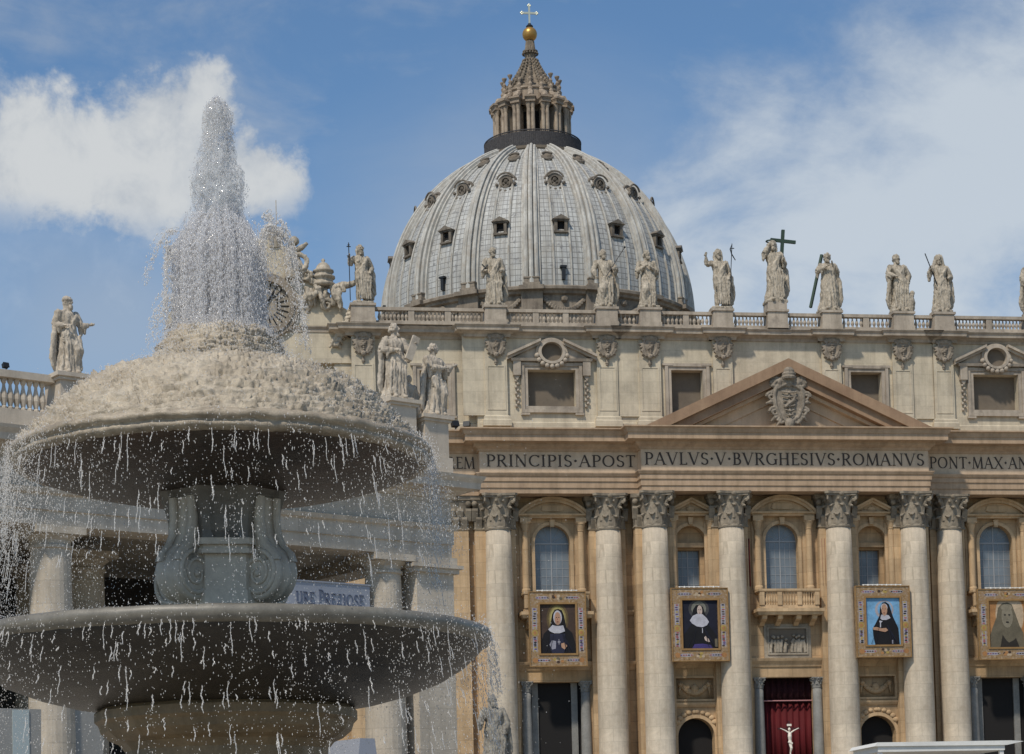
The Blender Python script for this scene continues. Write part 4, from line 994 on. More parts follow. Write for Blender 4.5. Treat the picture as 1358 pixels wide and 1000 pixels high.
def dormer_top():
    bm = B(); z = 112.7; rr, t = at_height(z)
    e = Vector((math.sin(t), 0, math.cos(t) * 1)); tang = Vector((-math.sin(t), 0, math.cos(t))); nor = Vector((math.cos(t), 0, math.sin(t)))
    pts = [Vector((rr, 0, z)) + nor * .25 + tang * (1.0 * math.sin(a)) + Vector((0, .8 * math.cos(a), 0)) for a in [2 * PI * k / 18 for k in range(19)]]
    tube(bm, pts, .2, 6)
    tube(bm, [p + tang * .18 + nor * .3 for p in pts[1:9]], .16, 6)
    return bm, None
for kind, fn in (('dormer', dormer_low), ('dormer', dormer_mid), ('dormer', dormer_top)):
    bm, hole = fn(); o0 = obj(kind, bm, m_dorm, None, loc=(DX, DY, 0)); o0.rotation_euler.z = A0 + PI / 16; adopt(o0, dome)
    bm = B()
    if hole: box(bm, hole[0] - .2, hole[0], hole[1], hole[2], hole[3], hole[4])
    else:
        rr, t = at_height(112.7); ball(bm, (rr, 0, 112.7), .75, 2, (.75, 1, 1))
    h0 = obj('dormer_opening', bm, m_dark if fn is dormer_low else m_blind, None, loc=(DX, DY, 0)); h0.rotation_euler.z = A0 + PI / 16; adopt(h0, dome)
    for k in range(1, 16):
        for o in (o0, h0):
            c = o.copy(); COL.objects.link(c); c.rotation_euler.z = A0 + PI / 16 + 2 * PI * k / 16
# small black vents low on the shell
bm = B(); rr = DR - DA
box(bm, rr - .3, rr + .5, -.25, .25, 90.4, 92.2); box(bm, rr - .3, rr + .6, -.5, .5, 92.2, 92.5)
v0 = obj('vent', bm, m_iron, None, loc=(DX, DY, 0)); v0.rotation_euler.z = A0 + PI / 16 - 2 * PI / 16; adopt(v0, dome)
for k in (3, 5, 8, 11, 13):
    c = v0.copy(); COL.objects.link(c); c.rotation_euler.z = A0 + PI / 16 + 2 * PI * k / 16
# drum
bm = B(); q = DR - DA
lathe(bm, [(q + 1.2, 89.3), (q + 1.4, 89.15), (q + 1.35, 88.75), (q + .9, 88.55), (q + .8, 88.2), (q + .3, 88.0), (q + .2, 83), (q + .9, 82.9), (q + 1.8, 82.4), (q + 1.8, 81.8), (q + .8, 81.5), (q + .5, 80), (q + .5, 66), (q + 2, 65), (q + 2, 46)], 96, (DX, DY))
drum = obj('drum', bm, m_drum, dome)
bm = B()
box(bm, q - .5, q + 1.9, -1.9, 1.9, 88.6, 89.22); box(bm, q - .5, q + 1.0, -1.6, 1.6, 83, 88.6); box(bm, q - .5, q + 2.6, -2, 2, 81.6, 82.9)
for s in (-1, 1): lathe(bm, [(.75, 66.5), (.6, 67), (.55, 78), (.8, 79.5), (.8, 80)], 14, (q + 4.2, s * 1.3))
box(bm, q, q + 5.3, -2.4, 2.4, 80, 81.6); box(bm, q, q + 3.2, -1, 1, 66.3, 80); box(bm, q, q + 5.4, -2.5, 2.5, 60, 66.3)
b0 = obj('buttress', bm, m_drum, None, loc=(DX, DY, 0)); b0.rotation_euler.z = A0; adopt(b0, dome)
bm = B()
for k in range(-8, 9):
    t = k / 8; a = t * .115; ball(bm, ((q + .45) * math.cos(a), (q + .45) * math.sin(a), 87.2 - 1.6 * (1 - t * t)), .42 + .12 * (1 - t * t), 1)
ball(bm, (q + .4, 0, 87.4), .6, 1)
g0 = obj('garland', bm, m_drum, None, loc=(DX, DY, 0)); g0.rotation_euler.z = A0 + PI / 16; adopt(g0, dome)
for k in range(1, 16):
    for o, a in ((b0, A0), (g0, A0 + PI / 16)):
        c = o.copy(); COL.objects.link(c); c.rotation_euler.z = a + 2 * PI * k / 16
# lantern
lan = empty('lantern', (DX, DY, 116.3)); adopt(lan, bas)
bm = B(); lathe(bm, [(7.6, 115.9), (8.0, 116.2), (8.05, 116.6), (7.7, 116.7), (4.6, 116.75), (4.6, 118.2), (4.3, 118.3), (3.9, 118.3), (3.9, 124.2)], 64, (DX, DY)); obj('lantern_core', bm, m_blind, lan)
bm = B(); lathe(bm, [(3.92, 118.5), (3.92, 123.6)], 64, (DX, DY), cap=False)
bm2 = B()
for k in range(16):
    a = A0 + PI / 16 + 2 * PI * k / 16
    c, s = math.cos(a), math.sin(a); 
    v = box(bm2, 3.75, 4.05, -.55, .55, 117.6, 123.4)
    for w in v: w.co = Vector((DX + w.co.x * c - w.co.y * s, DY + w.co.x * s + w.co.y * c, w.co.z))
bm.free(); obj('lantern_window', bm2, m_dark, lan)
bm = B(); lathe(bm, [(7.72, 116.6), (7.82, 116.6), (7.82, 118.95), (7.72, 118.95)], 96, (DX, DY), cap=False)
m_vis = mat('railing and visitors', (.075, .075, .08), col2=(.035, .035, .04), nscale=9, var=1, stain=(.16, .13, .12), stain_amt=.5)
for k in range(150):
    a = 2 * PI * k / 150; tube(bm, [(DX + 7.8 * math.cos(a), DY + 7.8 * math.sin(a), 116.7), (DX + 7.8 * math.cos(a), DY + 7.8 * math.sin(a), 119.2)], .05, 4)
lathe(bm, [(7.6, 116.7), (7.66, 116.7), (7.66, 118.3), (7.6, 118.3)], 96, (DX, DY), cap=False)
for k in range(110):
    a = rng.uniform(0, 2 * PI); tube(bm, [(DX + 7.3 * math.cos(a), DY + 7.3 * math.sin(a), 117), (DX + 7.3 * math.cos(a), DY + 7.3 * math.sin(a), 118.3 + .3 * rng.random())], [.25, .16], 6)
lathe(bm, [(7.72, 119.1), (7.88, 119.1), (7.88, 119.25), (7.72, 119.25)], 96, (DX, DY), cap=False)
obj('railing', bm, m_vis, lan)
lc = B()
for s in (-1, 1):
    lathe(lc, [(.38, 117.0), (.38, 117.4), (.32, 117.6), (.31, 122.6), (.28, 123.2), (.36, 123.6), (.42, 124.0), (.42, 124.2)], 12, (6.0, s * .34))
box(lc, 4.2, 5.6, -.4, .4, 116.8, 124.19); box(lc, 4.4, 6.6, -.78, .78, 124.2, 124.7); box(lc, 4.3, 6.9, -.92, .92, 124.9, 125.2); box(lc, 4.4, 6.7, -.84, .84, 124.7, 124.9); box(lc, 5.4, 6.5, -.8, .8, 116.6, 117.0)
c0 = obj('paired_column', lc, m_lant, None, loc=(DX, DY, 0)); c0.rotation_euler.z = A0; adopt(c0, lan)
vc = B()                # volute buttress carrying a candelabrum
tube(vc, [(5.9, 0, 125.3), (5.6, 0, 125.9), (4.9, 0, 126.2), (4.3, 0, 127.2), (4.2, 0, 127.6)], [.5, .55, .45, .4, .35], 8)
lathe(vc, [(.45, 126.9), (.3, 127.3), (.38, 127.7), (.16, 128.1), (.3, 128.6), (.12, 129.0), (.4, 129.6), (.42, 129.75), (.05, 129.8)], 9, (4.6, 0))
d0 = obj('candelabrum', vc, m_lant, None, loc=(DX, DY, 0)); d0.rotation_euler.z = A0; adopt(d0, lan)
for k in range(1, 16):
    for o in (c0, d0):
        c = o.copy(); COL.objects.link(c); c.rotation_euler.z = A0 + 2 * PI * k / 16
bm = B(); lathe(bm, [(5.0, 124.2), (5.6, 124.9), (5.6, 125.2), (4.7, 125.3), (4.5, 125.6), (4.5, 127.0), (4.75, 127.2), (4.75, 127.45), (3.9, 127.5)], 48, (DX, DY)); obj('lantern_attic', bm, m_lant, lan)
bm = B(); pr = []
for k in range(15):
    t = k / 14; pr.append((3.5 * (1 - t) ** 1.75 + .55 + .1 * math.sin(k * 2.2), 127.4 + 7.9 * t))
lathe(bm, pr + [(1.15, 134.3), (1.2, 134.7), (.75, 134.9), (.6, 136.4)][2:], 32, (DX, DY), fn=lambda a, i, r_, z: (r_ * (1 + .16 * abs(math.cos(8 * (a - A0)))), z))
for k in range(16):
    a = A0 + 2 * PI * k / 16
    for j in range(1, 11):
        t = j / 14; rr = 3.5 * (1 - t) ** 1.75 + .72; ball(bm, (DX + rr * 1.1 * math.cos(a), DY + rr * 1.1 * math.sin(a), 127.5 + 7.9 * t), .3 * (1 - t) + .1, 1, (1, 1, 1.3))
    ball(bm, (DX + 1.2 * math.cos(a), DY + 1.2 * math.sin(a), 134.3), .2, 1)
lathe(bm, [(.95, 134.5), (1.25, 134.55), (1.25, 134.75), (.6, 134.8)], 24, (DX, DY))
obj('spire', bm, mat('grimy spire lead', (.3, .25, .19), col2=(.15, .125, .1), nscale=3, var=.6, stain=(.045, .04, .035), stain_amt=.8), lan)
bm = B(); ball(bm, (DX, DY, 137.55), 1.2, 4); o = obj('gilt_ball', bm, m_gold, lan, smooth=True)
bm = B(); lathe(bm, [(.5, 138.6), (.6, 138.9), (.3, 139.2), (.2, 139.4)], 12, (DX, DY)); obj('ball_cap', bm, m_iron, lan)
bm = B()
box(bm, DX - .14, DX + .14, DY - .14, DY + .14, 139.3, 142.3); box(bm, DX - 1.15, DX - .14, DY - .13, DY + .13, 140.95, 141.25); box(bm, DX + .14, DX + 1.15, DY - .13, DY + .13, 140.95, 141.25)
for p in ((-1.2, 141.1), (1.2, 141.1), (0, 142.35)):
    for q_ in ((-.18, 0), (.18, 0), (0, .18), (0, -.18)): ball(bm, (DX + p[0] + q_[0], DY, p[1] + q_[1]), .17, 1)
obj('cross', bm, m_cross, lan)

# ---------------------------------------------------------------- carved figures
def hand(bm, p, d, s=1.0, curl=.5):
    """palm and five fingers at p, pointing along d"""
    d = Vector(d).normalized(); p = Vector(p); side = d.cross(Vector((0, 1, 0)));
    if side.length < .2: side = Vector((1, 0, 0))
    side.normalize(); up = side.cross(d)
    tube(bm, [p - d * .012, p + d * .012, p + d * .032 * s], [.014, .019, .016], 7, .6)
    for k in range(4):
        b = p + d * .03 * s + side * (k - 1.5) * .0085
        L = (.03, .036, .034, .026)[k] * s
        tube(bm, [b, b + d * L * .55 - up * .003, b + d * L * (.95 - .3 * curl) - up * L * curl * .6], [.0058, .0054, .0046], 5)
    tube(bm, [p + side * .014, p + side * .026 + d * .014, p + side * .03 + d * .032], [.007, .006, .005], 5)
def figure(seed=0, sway=.02, L=None, Rr=None, yaw=0, beard=True, hair='curly', bare=False, cloak=0, swag=1, wide=1.0, tilt=0, lean=0, knee=0, extra=None, voxel=.0085, hood=False, kfold=11, book=False, bishop=False, top=1.0):
    rg = random.Random(seed); bm = B()
    ph = rg.uniform(0, 6)
    def cx(z): return sway * math.sin(z * 4.2) - sway * .5 + lean * (z - .3)
    zs = [0, .03, .08, .15, .24, .34, .43, .5, .56, .62, .68, .74, .775, .8, .825]
    rx = [.15, .15, .142, .135, .13, .125, .122, .122, .11, .1, .11, .125, .122, .085, .045]
    ry = [.12, .12, .115, .11, .108, .105, .102, .1, .09, .082, .088, .085, .075, .058, .04]
    n = 64
    def ring(z, a, b, k0, amp):
        r_ = []
        for k in range(n):
            t = 2 * PI * k / n
            m = 1 + 1.5 * amp * (math.sin(kfold * t + ph + 3 * math.sin(z * 5 + t)) * .6 + math.sin((kfold * 2 - 3) * t - ph + z * 4) * .4)
            r_.append(bm.verts.new((cx(z) + a * m * wide * math.cos(t), b * m * math.sin(t), z)))
        return r_
    z_lo = .4 if bare else 0
    rings = [ring(z, a, b, 0, (.13 * max(0, (.62 - z) / .62) + .025)) for z, a, b in zip(zs, rx, ry) if z >= z_lo]
    for i in range(len(rings) - 1):
        for k in range(n): bm.faces.new((rings[i][k], rings[i][(k + 1) % n], rings[i + 1][(k + 1) % n], rings[i + 1][k]))
    bm.faces.new(rings[0]); bm.faces.new(rings[-1])
    if bare:
        for s, kx in ((-1, -.02), (1, .03)):
            x = cx(.4) + s * .055
            tube(bm, [(x, 0, .5), (x + s * .01, -.03 * (s > 0), .4), (x + s * .005 + kx * .3, -.045 * (s > 0) - .01, .27), (x + s * .012 + kx * .2, .0, .18), (x + s * .02, .01, .05), (x + s * .02, 0, .0)], [.062, .06, .044, .043, .03, .034], 12)
            tube(bm, [(x + s * .02, .02, .016), (x + s * .035, -.07, .012)], [.028, .018], 8)
        for k in range(9): tube(bm, [(cx(.5) - .12 + k * .03, -.09, .52), (cx(.45) - .12 + k * .03, -.1 - .01 * (k % 2), .4), (cx(.4) - .11 + k * .028, -.08, .33 - .02 * (k % 3))], [.02, .022, .012], 6)
        for s in (-1, 1): ball(bm, (cx(.7) + s * .05, -.062, .705), .045, 2, (1, .6, .7))
    else:
        if knee:
            tube(bm, [(cx(.45) + knee * .05, -.03, .46), (cx(.3) + knee * .075, -.12, .29), (knee * .07, -.07, .12), (knee * .08, -.08, .02)], [.075, .062, .05, .05], 10)
        for s in (-1, 1): tube(bm, [(s * .055, -.09, .015), (s * .075, -.165, .012)], [.03, .018], 8)
    # neck, head, face
    hx = cx(.83); ya = R(yaw); face = Vector((math.sin(ya), -math.cos(ya), 0)); hr = Matrix.Rotation(ya, 3, 'Z')
    tube(bm, [(hx, .005, .79), (hx + face.x * .006, face.y * .006, .88)], [.042, .036], 10)
    H = Vector((hx + face.x * .012, .0 + face.y * .012, .928 + tilt * .01))
    def hp(x, y, z): return H + hr @ Vector((x, y, z))
    ball(bm, H, .052, 3, (.88, 1.02, 1.3), hr)
    ball(bm, hp(0, -.03, -.03), .034, 2, (.9, .8, 1), hr)
    tube(bm, [hp(0, -.05, .018), hp(0, -.068, -.012)], [.006, .012], 6)
    for s in (-1, 1):
        tube(bm, [hp(s * .006, -.052, .02), hp(s * .03, -.045, .02)], .007, 5); ball(bm, hp(s * .047, .0, -.003), .012, 1)
        ball(bm, hp(s * .022, -.04, -.012), .014, 1)
    tube(bm, [hp(-.012, -.053, -.03), hp(.012, -.053, -.03)], .005, 5)
    if hood:
        for k in range(11):
            a = PI * k / 10; tube(bm, [hp(.058 * math.cos(a), -.012, .005 + .075 * math.sin(a)), hp(.06 * math.cos(a), .045, .0 + .06 * math.sin(a))], .019, 6)
        tube(bm, [hp(-.055, .01, .0), (hx - .09, .02, .78)], [.025, .04], 7); tube(bm, [hp(.055, .01, .0), (hx + .09, .02, .78)], [.025, .04], 7)
    elif bishop:
        ball(bm, hp(0, .004, .038), .055, 2, (1, 1.08, .72), hr)
        tube(bm, [hp(.057 * math.cos(t), .058 * math.sin(t), .028) for t in [j * PI / 6 for j in range(13)]], .009, 5)
    else:
        for k in range(46):
            a = rg.uniform(0, 2 * PI); e = rg.uniform(-.5, 1.5)
            p = Vector((.05 * math.cos(a) * math.cos(e), .056 * math.sin(a) * math.cos(e) + .008, .066 * math.sin(e)))
            if p.y < -.02 and p.z < .03: continue
            ball(bm, H + hr @ p, rg.uniform(.014, .022), 1)
        if hair == 'long':
            for s in (-1, 1): tube(bm, [hp(s * .045, .01, .03), hp(s * .056, .012, -.05), hp(s * .06, .0, -.12)], [.022, .024, .012], 7)
            tube(bm, [hp(0, .05, .02), hp(0, .055, -.1)], [.04, .03], 8)
    if beard:
        for k in range(14): ball(bm, hp(rg.uniform(-.028, .028), -.044 - rg.uniform(0, .014), -.05 - rg.uniform(0, .045)), rg.uniform(.011, .018), 1)
    # arms
    for s, A in ((-1, L), (1, Rr)):
        sh = Vector((cx(.77) + s * .118, .0, .768))
        el, ha = A if A else ((s * .165, .01, .6), (s * .11, -.1, .53))
        el, ha = Vector(el), Vector(ha)
        fat = 1.0 if bare else 1.25
        ball(bm, sh, .045 * fat, 2); tube(bm, [sh, sh.lerp(el, .5), el], [.043 * fat, .04 * fat, .035 * fat], 10)
        d = (ha - el); tube(bm, [el, el + d * .4, ha - d.normalized() * .02], [.036 * fat, .034 * fat, .02], 10)
        if not bare:
            mid = el.lerp(ha, .45); tube(bm, [el, mid, mid + Vector((0, .01, -.1))], [.04, .038, .012], 8)
            tube(bm, [el + Vector((0, .01, -.01)), el + Vector((s * .006, .02, -.13))], [.04, .014], 8)
        hand(bm, ha, d, 1.1)
    # drapery swags across the body
    for j in range(5 if swag else 0):
        o_ = j * .022
        a = Vector((cx(.75) + swag * .1, -.06, .77 - o_ * .4)); b = Vector((cx(.5) - swag * .115, -.07, .5 - o_ * 1.2)); c = a.lerp(b, .5) + Vector((swag * .012, -.065, -.02 - o_))
        pts = [a.lerp(c, t).lerp(c.lerp(b, t), t) for t in [q / 8 for q in range(9)]]
        tube(bm, pts, [.014 + .005 * math.sin(q * .8 + j) for q in range(9)], 6)
    for j in range(6 if swag else 0):
        x = cx(.45) - .1 + j * .04
        tube(bm, [(x, -.085 - .02 * (j % 2), .5), (x + swag * .02, -.11, .36), (x + swag * .035 * (1 - j / 6), -.1, .2), (x + swag * .02, -.105, .05)], [.012, .017, .016, .012], 6)
    if cloak:
        for j in range(9):
            x = cloak * (.03 + .018 * j); yb = .085 - .006 * j * (j > 5)
            tube(bm, [(cx(.77) + cloak * .04 + x * .35, .05, .78), (cx(.5) + x * 1.0 + cloak * .03, yb - .03 * (j > 6), .5), (x * 1.15 + cloak * .03, yb - .02, .2), (x * 1.05 + cloak * .02, yb, .04 + .02 * (j % 3))], [.028, .026, .026, .018], 7)
    if book:
        q = box(bm, -.05, .05, -.012, .012, -.07, .07)
        for v in q: v.co = Matrix.Rotation(R(18), 3, 'Y') @ v.co + Vector(book)
    if extra: extra(bm)
    box(bm, -.17 * wide, .17 * wide, -.13, .13, -.035, .004)
    return bm, voxel, seed
def statue(loc, Hh, fig, label, m=m_stat, rz=0, name='statue', group='statues of saints on the skyline', folds=.0115):
    bm, vx, sd = fig
    me = remesh(bm, vx, Hh, folds, sd); o = obj_me(name, me, m, None); o.location = (loc[0], loc[1], loc[2] + .035 * Hh); o.rotation_euler.z = rz
    return tag(o, label, 'statue', group)
def attach(o, name, bm, m, Hh, smooth=False):
    for v in bm.verts: v.co *= Hh
    c = obj(name, bm, m, None, smooth); c.parent = o; return c
HS = 5.5
def sp(i): return (X0 + PEDS[i][0], YB, PEDS[i][2])
# each figure along the parapet, west to east in the photograph's order
s1 = statue(sp(0), HS, figure(1, .03, L=((-.2, .0, .65), (-.235, -.1, .76)), Rr=((.19, .03, .62), (.13, -.09, .52)), yaw=18, bare=True, cloak=1, hair='long'), 'half draped statue with a thin cross staff beside the clock gable', rz=.15)
b = B(); tube(b, [(-.235, -.125, .0), (-.245, -.12, 1.0)], .008, 6); tube(b, [(-.28, -.12, .93), (-.21, -.12, .93)], .009, 6); ball(b, (-.245, -.12, .96), .02, 1); attach(s1, 'staff', b, m_iron, HS)
s2 = statue(sp(1), HS, figure(2, .01, L=((-.175, .0, .6), (-.15, -.12, .57)), Rr=((.165, .0, .6), (.11, -.11, .58)), yaw=-6, cloak=1, kfold=13), 'frontal robed statue holding a small dark crossed object, in front of the dome')
b = B()
for a in (-1, 1): tube(b, [(-.21, -.12 - .01 * a, .62 - a * .06), (-.12, -.12 - .01 * a, .62 + a * .05)], .011, 6)
attach(s2, 'saw_cross', b, m_iron, HS)
s3 = statue(sp(2), HS, figure(3, .045, L=((-.2, -.02, .64), (-.18, -.1, .5)), Rr=((.2, -.03, .66), (.14, -.12, .64)), yaw=10, knee=-1, cloak=1, lean=.02, swag=-1), 'twisting robed statue holding a diagonal lance up to the right')
b = B(); tube(b, [(.0, -.14, .5), (.34, -.14, 1.02)], .009, 6); ball(b, (.34, -.14, 1.02), .024, 1); attach(s3, 'lance', b, m_iron, HS)
s4 = statue(sp(3), HS, figure(4, .02, L=((-.18, -.01, .63), (-.06, -.13, .7)), Rr=((.165, .0, .63), (.04, -.12, .68)), yaw=22, cloak=0, swag=-1, knee=-1), 'robed statue with both hands gathered at the chest at the right edge of the dome')
s5 = statue(sp(4), HS + .25, figure(5, .03, L=((-.22, -.01, .74), (-.235, -.04, .88)), Rr=((.17, .02, .6), (.14, -.08, .5)), yaw=-8, bare=True, cloak=1, hair='long'), 'half naked statue raising one hand, with a thin staff and banner')
b = B(); tube(b, [(.15, -.11, .42), (.2, -.1, 1.08)], .007, 6); tube(b, [(.165, -.1, 1.0), (.235, -.1, 1.0)], .008, 6); tube(b, [(.2, -.1, 1.07), (.165, -.1, .99), (.19, -.1, .9), (.25, -.1, .8)], [.008, .02, .02, .015], 6, .4); attach(s5, 'banner_staff', b, m_iron, HS + .25)
s6 = statue(sp(5), HS + .45, figure(6, .02, L=((-.17, -.05, .78), (-.1, -.06, .9)), Rr=((.17, .0, .62), (.13, -.1, .66)), yaw=0, cloak=1, hair='long', kfold=9), 'tallest central statue with a dark halo ring and a large green cross')
b = B(); q = box(b, -.026, .026, -.02, .02, -.3, .42)
q += box(b, -.2, -.0262, -.019, .019, .21, .262); q += box(b, .0262, .22, -.019, .019, .21, .262)
for v in q: v.co = Matrix.Rotation(R(5), 3, 'Y') @ v.co + Vector((.145, .03, .78))
attach(s6, 'cross', b, m_green, HS + .45)
b = B(); tube(b, [(-.01 + .085 * math.cos(t), .07 + .07 * math.sin(t), 1.02) for t in [k * PI / 12 for k in range(25)]], .012, 6); attach(s6, 'halo', b, m_green, HS + .45)
s7 = statue(sp(6), HS + .1, figure(7, .015, L=((-.2, -.04, .68), (-.07, -.13, .74)), Rr=((.16, .0, .65), (.06, -.1, .8)), yaw=-14, cloak=1, swag=0, kfold=10, wide=1.12), 'broad robed statue clasping a long dark diagonal beam')
b = B(); tube(b, [(-.33, .02, .05), (-.08, .075, 1.0)], .03, 4, 1.0); attach(s7, 'beam', b, m_green, HS + .1)
s8 = statue(sp(7), HS + .1, figure(8, .05, L=((-.2, .02, .66), (-.12, -.11, .6)), Rr=((.17, .02, .64), (.13, -.04, .52)), yaw=12, cloak=-1, swag=-1, lean=-.03, extra=lambda bm: [tube(bm, [(.14, -.05, .02), (.17, -.06, .14), (.16, -.06, .24), (.2, -.08, .3)], [.08, .07, .05, .025], 9), ball(bm, (.19, -.08, .31), .035, 2)]), 'leaning robed statue with a small beast crouching by its leg')
s9 = statue(sp(8), HS + .1, figure(9, .02, L=((-.19, -.01, .67), (-.2, -.11, .71)), Rr=((.2, .02, .63), (.12, -.1, .58)), yaw=-4, cloak=1, hood=True, wide=.95), 'long haired statue in a wide cloak gripping a thin spear tilted left')
b = B(); tube(b, [(-.1, -.12, .46), (-.3, -.12, 1.0)], .009, 6); attach(s9, 'spear', b, m_iron, HS + .1)
s10 = statue(sp(9), HS + .1, figure(10, .03, yaw=-30, cloak=-1, L=((-.2, -.03, .62), (-.17, -.1, .5))), 'robed statue cut off by the right edge of the photo')
# the great statue at the foot of the steps
s11 = statue((X0 - 34.1, 160, 9.7), 5.3, figure(11, .02, L=((-.2, -.03, .64), (-.2, -.12, .6)), Rr=((.18, -.02, .6), (.13, -.11, .48)), yaw=6, cloak=1, wide=1.2, hair='curly'), 'large dark bearded statue at the foot of the leftmost giant column', m_statd, group=None)
bm = B(); PX_ = X0 - 34.1; box(bm, PX_ - 1.5, PX_ + 1.5, 158.6, 161.4, 8.6, 9.7); box(bm, PX_ - 1.2, PX_ + 1.2, 158.9, 161.1, 5.7, 8.6); box(bm, PX_ - 1.7, PX_ + 1.7, 158.4, 161.6, 4.8, 5.7)
tag(obj('pedestal', bm, m_statw), 'stone pedestal under the large dark statue near the steps', 'pedestal')

# ---------------------------------------------------------------- colonnade wing on the left
WA = R(28)
wing = empty('colonnade', (2.0195, 88, 0), WA)
tag(wing, 'grey travertine colonnade end with balustrade, standing behind the fountain', 'colonnade')
def wobj(name, bm, m, parent=None, smooth=False):
    o = obj(name, bm, m, None, smooth); o.parent = parent or wing; return o
def wpt(s, d, z): v = rotz((s, d, 0), WA); return (2.0195 + v.x, 88 + v.y, z)
WP = [(-34, 0), (11.2, 0), (11.2, 16)]
bm = B(); sweep(bm, WP, [(-1.6, 15.6), (0, 15.6), (0, 16.15), (.08, 16.17), (.08, 16.75), (.2, 16.82), (.28, 17.0), (-1.6, 17.0)]); wobj('architrave', bm, m_wing)
bm = B(); sweep(bm, WP, [(-1.55, 17.003), (0, 17.003), (0, 18.18), (-1.55, 18.18)]); wobj('frieze', bm, m_wing)
bm = B(); sweep(bm, WP, [(-1.5, 18.183), (.1, 18.183), (.2, 18.35), (.5, 18.45), (.52, 18.53), (.95, 18.56), (.97, 18.82), (1.1, 19.0), (1.14, 19.12), (0, 19.3), (-1.5, 19.52)]); wobj('cornice', bm, m_wingt)
bm = B(); box(bm, -34, 11.2, .6, 15.8, 16.2, 17.4); wobj('ceiling', bm, m_wing)
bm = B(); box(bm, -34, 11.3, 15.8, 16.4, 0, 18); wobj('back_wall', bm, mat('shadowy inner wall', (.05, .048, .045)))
bm = B(); box(bm, 9.35, 11.3, .05, 3.2, 0, 14.9); box(bm, 9.15, 11.5, -.12, 3.3, 14.9, 15.1); box(bm, 9.2, 11.45, -.05, 3.25, 15.25, 15.598); box(bm, 9.0, 11.65, -.25, 3.4, 15.1, 15.25); wobj('corner_pier', bm, m_wing)
bm = B()
lathe(bm, [(1.25, 0), (1.25, .4), (1.05, .5), (1.15, .75), (.98, .9), (.92, 1.2), (.93, 5), (.88, 10), (.79, 14.5), (.77, 14.75), (.86, 14.8), (.86, 14.9), (.78, 14.95), (.8, 15.1), (.98, 15.25), (1.0, 15.3)], 28); box(bm, -1.05, 1.05, -1.05, 1.05, 15.3, 15.598)
c0 = wobj('column', bm, m_wing); c0.location = (-7.28, .95, 0)
for s_, d in ((.45, .95), (8.2, .95), (-15, .95), (-22.7, .95), (-30, .95), (-3.4, 6), (4.3, 6.5), (-11, 6), (-3.4, 11), (4.3, 11.5), (-11, 11)):
    c = c0.copy(); COL.objects.link(c); c.location = (s_, d, 0)
def wing_pedestal(s_, hw, z1):
    bm = B(); box(bm, s_ - hw, s_ + hw, -.65, .75, 19.0, z1 - .28); box(bm, s_ - hw - .1, s_ + hw + .1, -.75, .85, z1 - .28, z1 - .16); box(bm, s_ - hw - .2, s_ + hw + .2, -.85, .95, z1 - .16, z1); box(bm, s_ - hw - .12, s_ + hw + .12, -.76, .86, 19.02, 19.85)
    wobj('balustrade_pedestal', bm, m_wingt)
for a in ((-6.9, .62, 21.47), (8.42, .62, 22.2), (10.1, .62, 21.68), (-21, .62, 21.47)): wing_pedestal(*a)
bm = B(); box(bm, 9.0, 9.78, .1, .7, 19.5, 21.3); wobj('statue_base', bm, m_wingt)
for a, b in ((-34, -21.65), (-20.35, -7.55), (-6.25, 7.75)):
    bm = B(); box(bm, a, b, -.22, .3, 19.05, 19.92); box(bm, a, b, -.25, .32, 21.12, 21.4)
    n = int((b - a) / 4.2) + 1; sg = (b - a) / n
    for k in range(n):
        if k: box(bm, a + k * sg - .22, a + k * sg + .22, -.2, .28, 19.92, 21.12)
        for j in range(10):
            x = a + k * sg + .42 + (sg - .84) * j / 9
            lathe(bm, [(.13, 19.92), (.13, 20.02), (.08, 20.06), (.16, 20.35), (.15, 20.45), (.07, 20.78), (.06, 20.9), (.12, 21.0), (.12, 21.12)], 8, (x, .03))
    wobj('balustrade', bm, m_wingt)
bm = B(); box(bm, 11.2, 11.62, 3.5, 16, 19.5, 21.3); wobj('parapet', bm, m_wingt)
GW = 'statues on the colonnade balustrade'
statue(wpt(-6.88, 0, 21.47), 3.05, figure(21, .02, L=((-.16, .03, .62), (-.1, -.1, .6)), Rr=((.17, -.04, .63), (.27, -.09, .66)), yaw=38, beard=True, bishop=True, cloak=-1, knee=1, swag=1), 'pale statue in a round cap stretching one hand to the right, above the fountain rim', m_statw, WA + .1, group=GW)
sA = statue(wpt(8.43, 0, 22.2), 3.3, figure(22, .015, L=((-.21, -.02, .63), (-.05, -.14, .62)), Rr=((.18, -.06, .62), (.2, -.15, .7)), yaw=48, cloak=-1, wide=1.15, swag=-1), 'big bearded statue tilting a flat slab in its raised hand, beside the fountain', m_statw, WA - .1, group=GW)
b = B(); q = box(b, -.05, .05, -.02, .02, -.17, .17)
for v in q: v.co = Matrix.Rotation(R(22), 3, 'Y') @ v.co + Vector((.17, -.17, .66))
attach(sA, 'slab', b, m_statw, 3.3)
statue(wpt(10.42, .0, 21.68), 3.2, figure(23, .03, L=((-.12, -.06, .64), (.08, -.14, .66)), Rr=((.2, -.06, .66), (.29, -.12, .72)), yaw=55, beard=False, cloak=-1, knee=1, lean=.04, swag=1), 'slender statue stepping forward with both arms stretched right, on the end pedestal', m_statw, WA + .25, group=GW)
statue(wpt(9.42, .35, 21.3), 2.15, figure(24, .04, beard=False, knee=1, Rr=((.16, -.06, .6), (.14, -.14, .5)), yaw=20, wide=1.25, voxel=.014), 'small seated childlike statue between the two big statues of the balustrade end', m_statw, WA, group=GW)
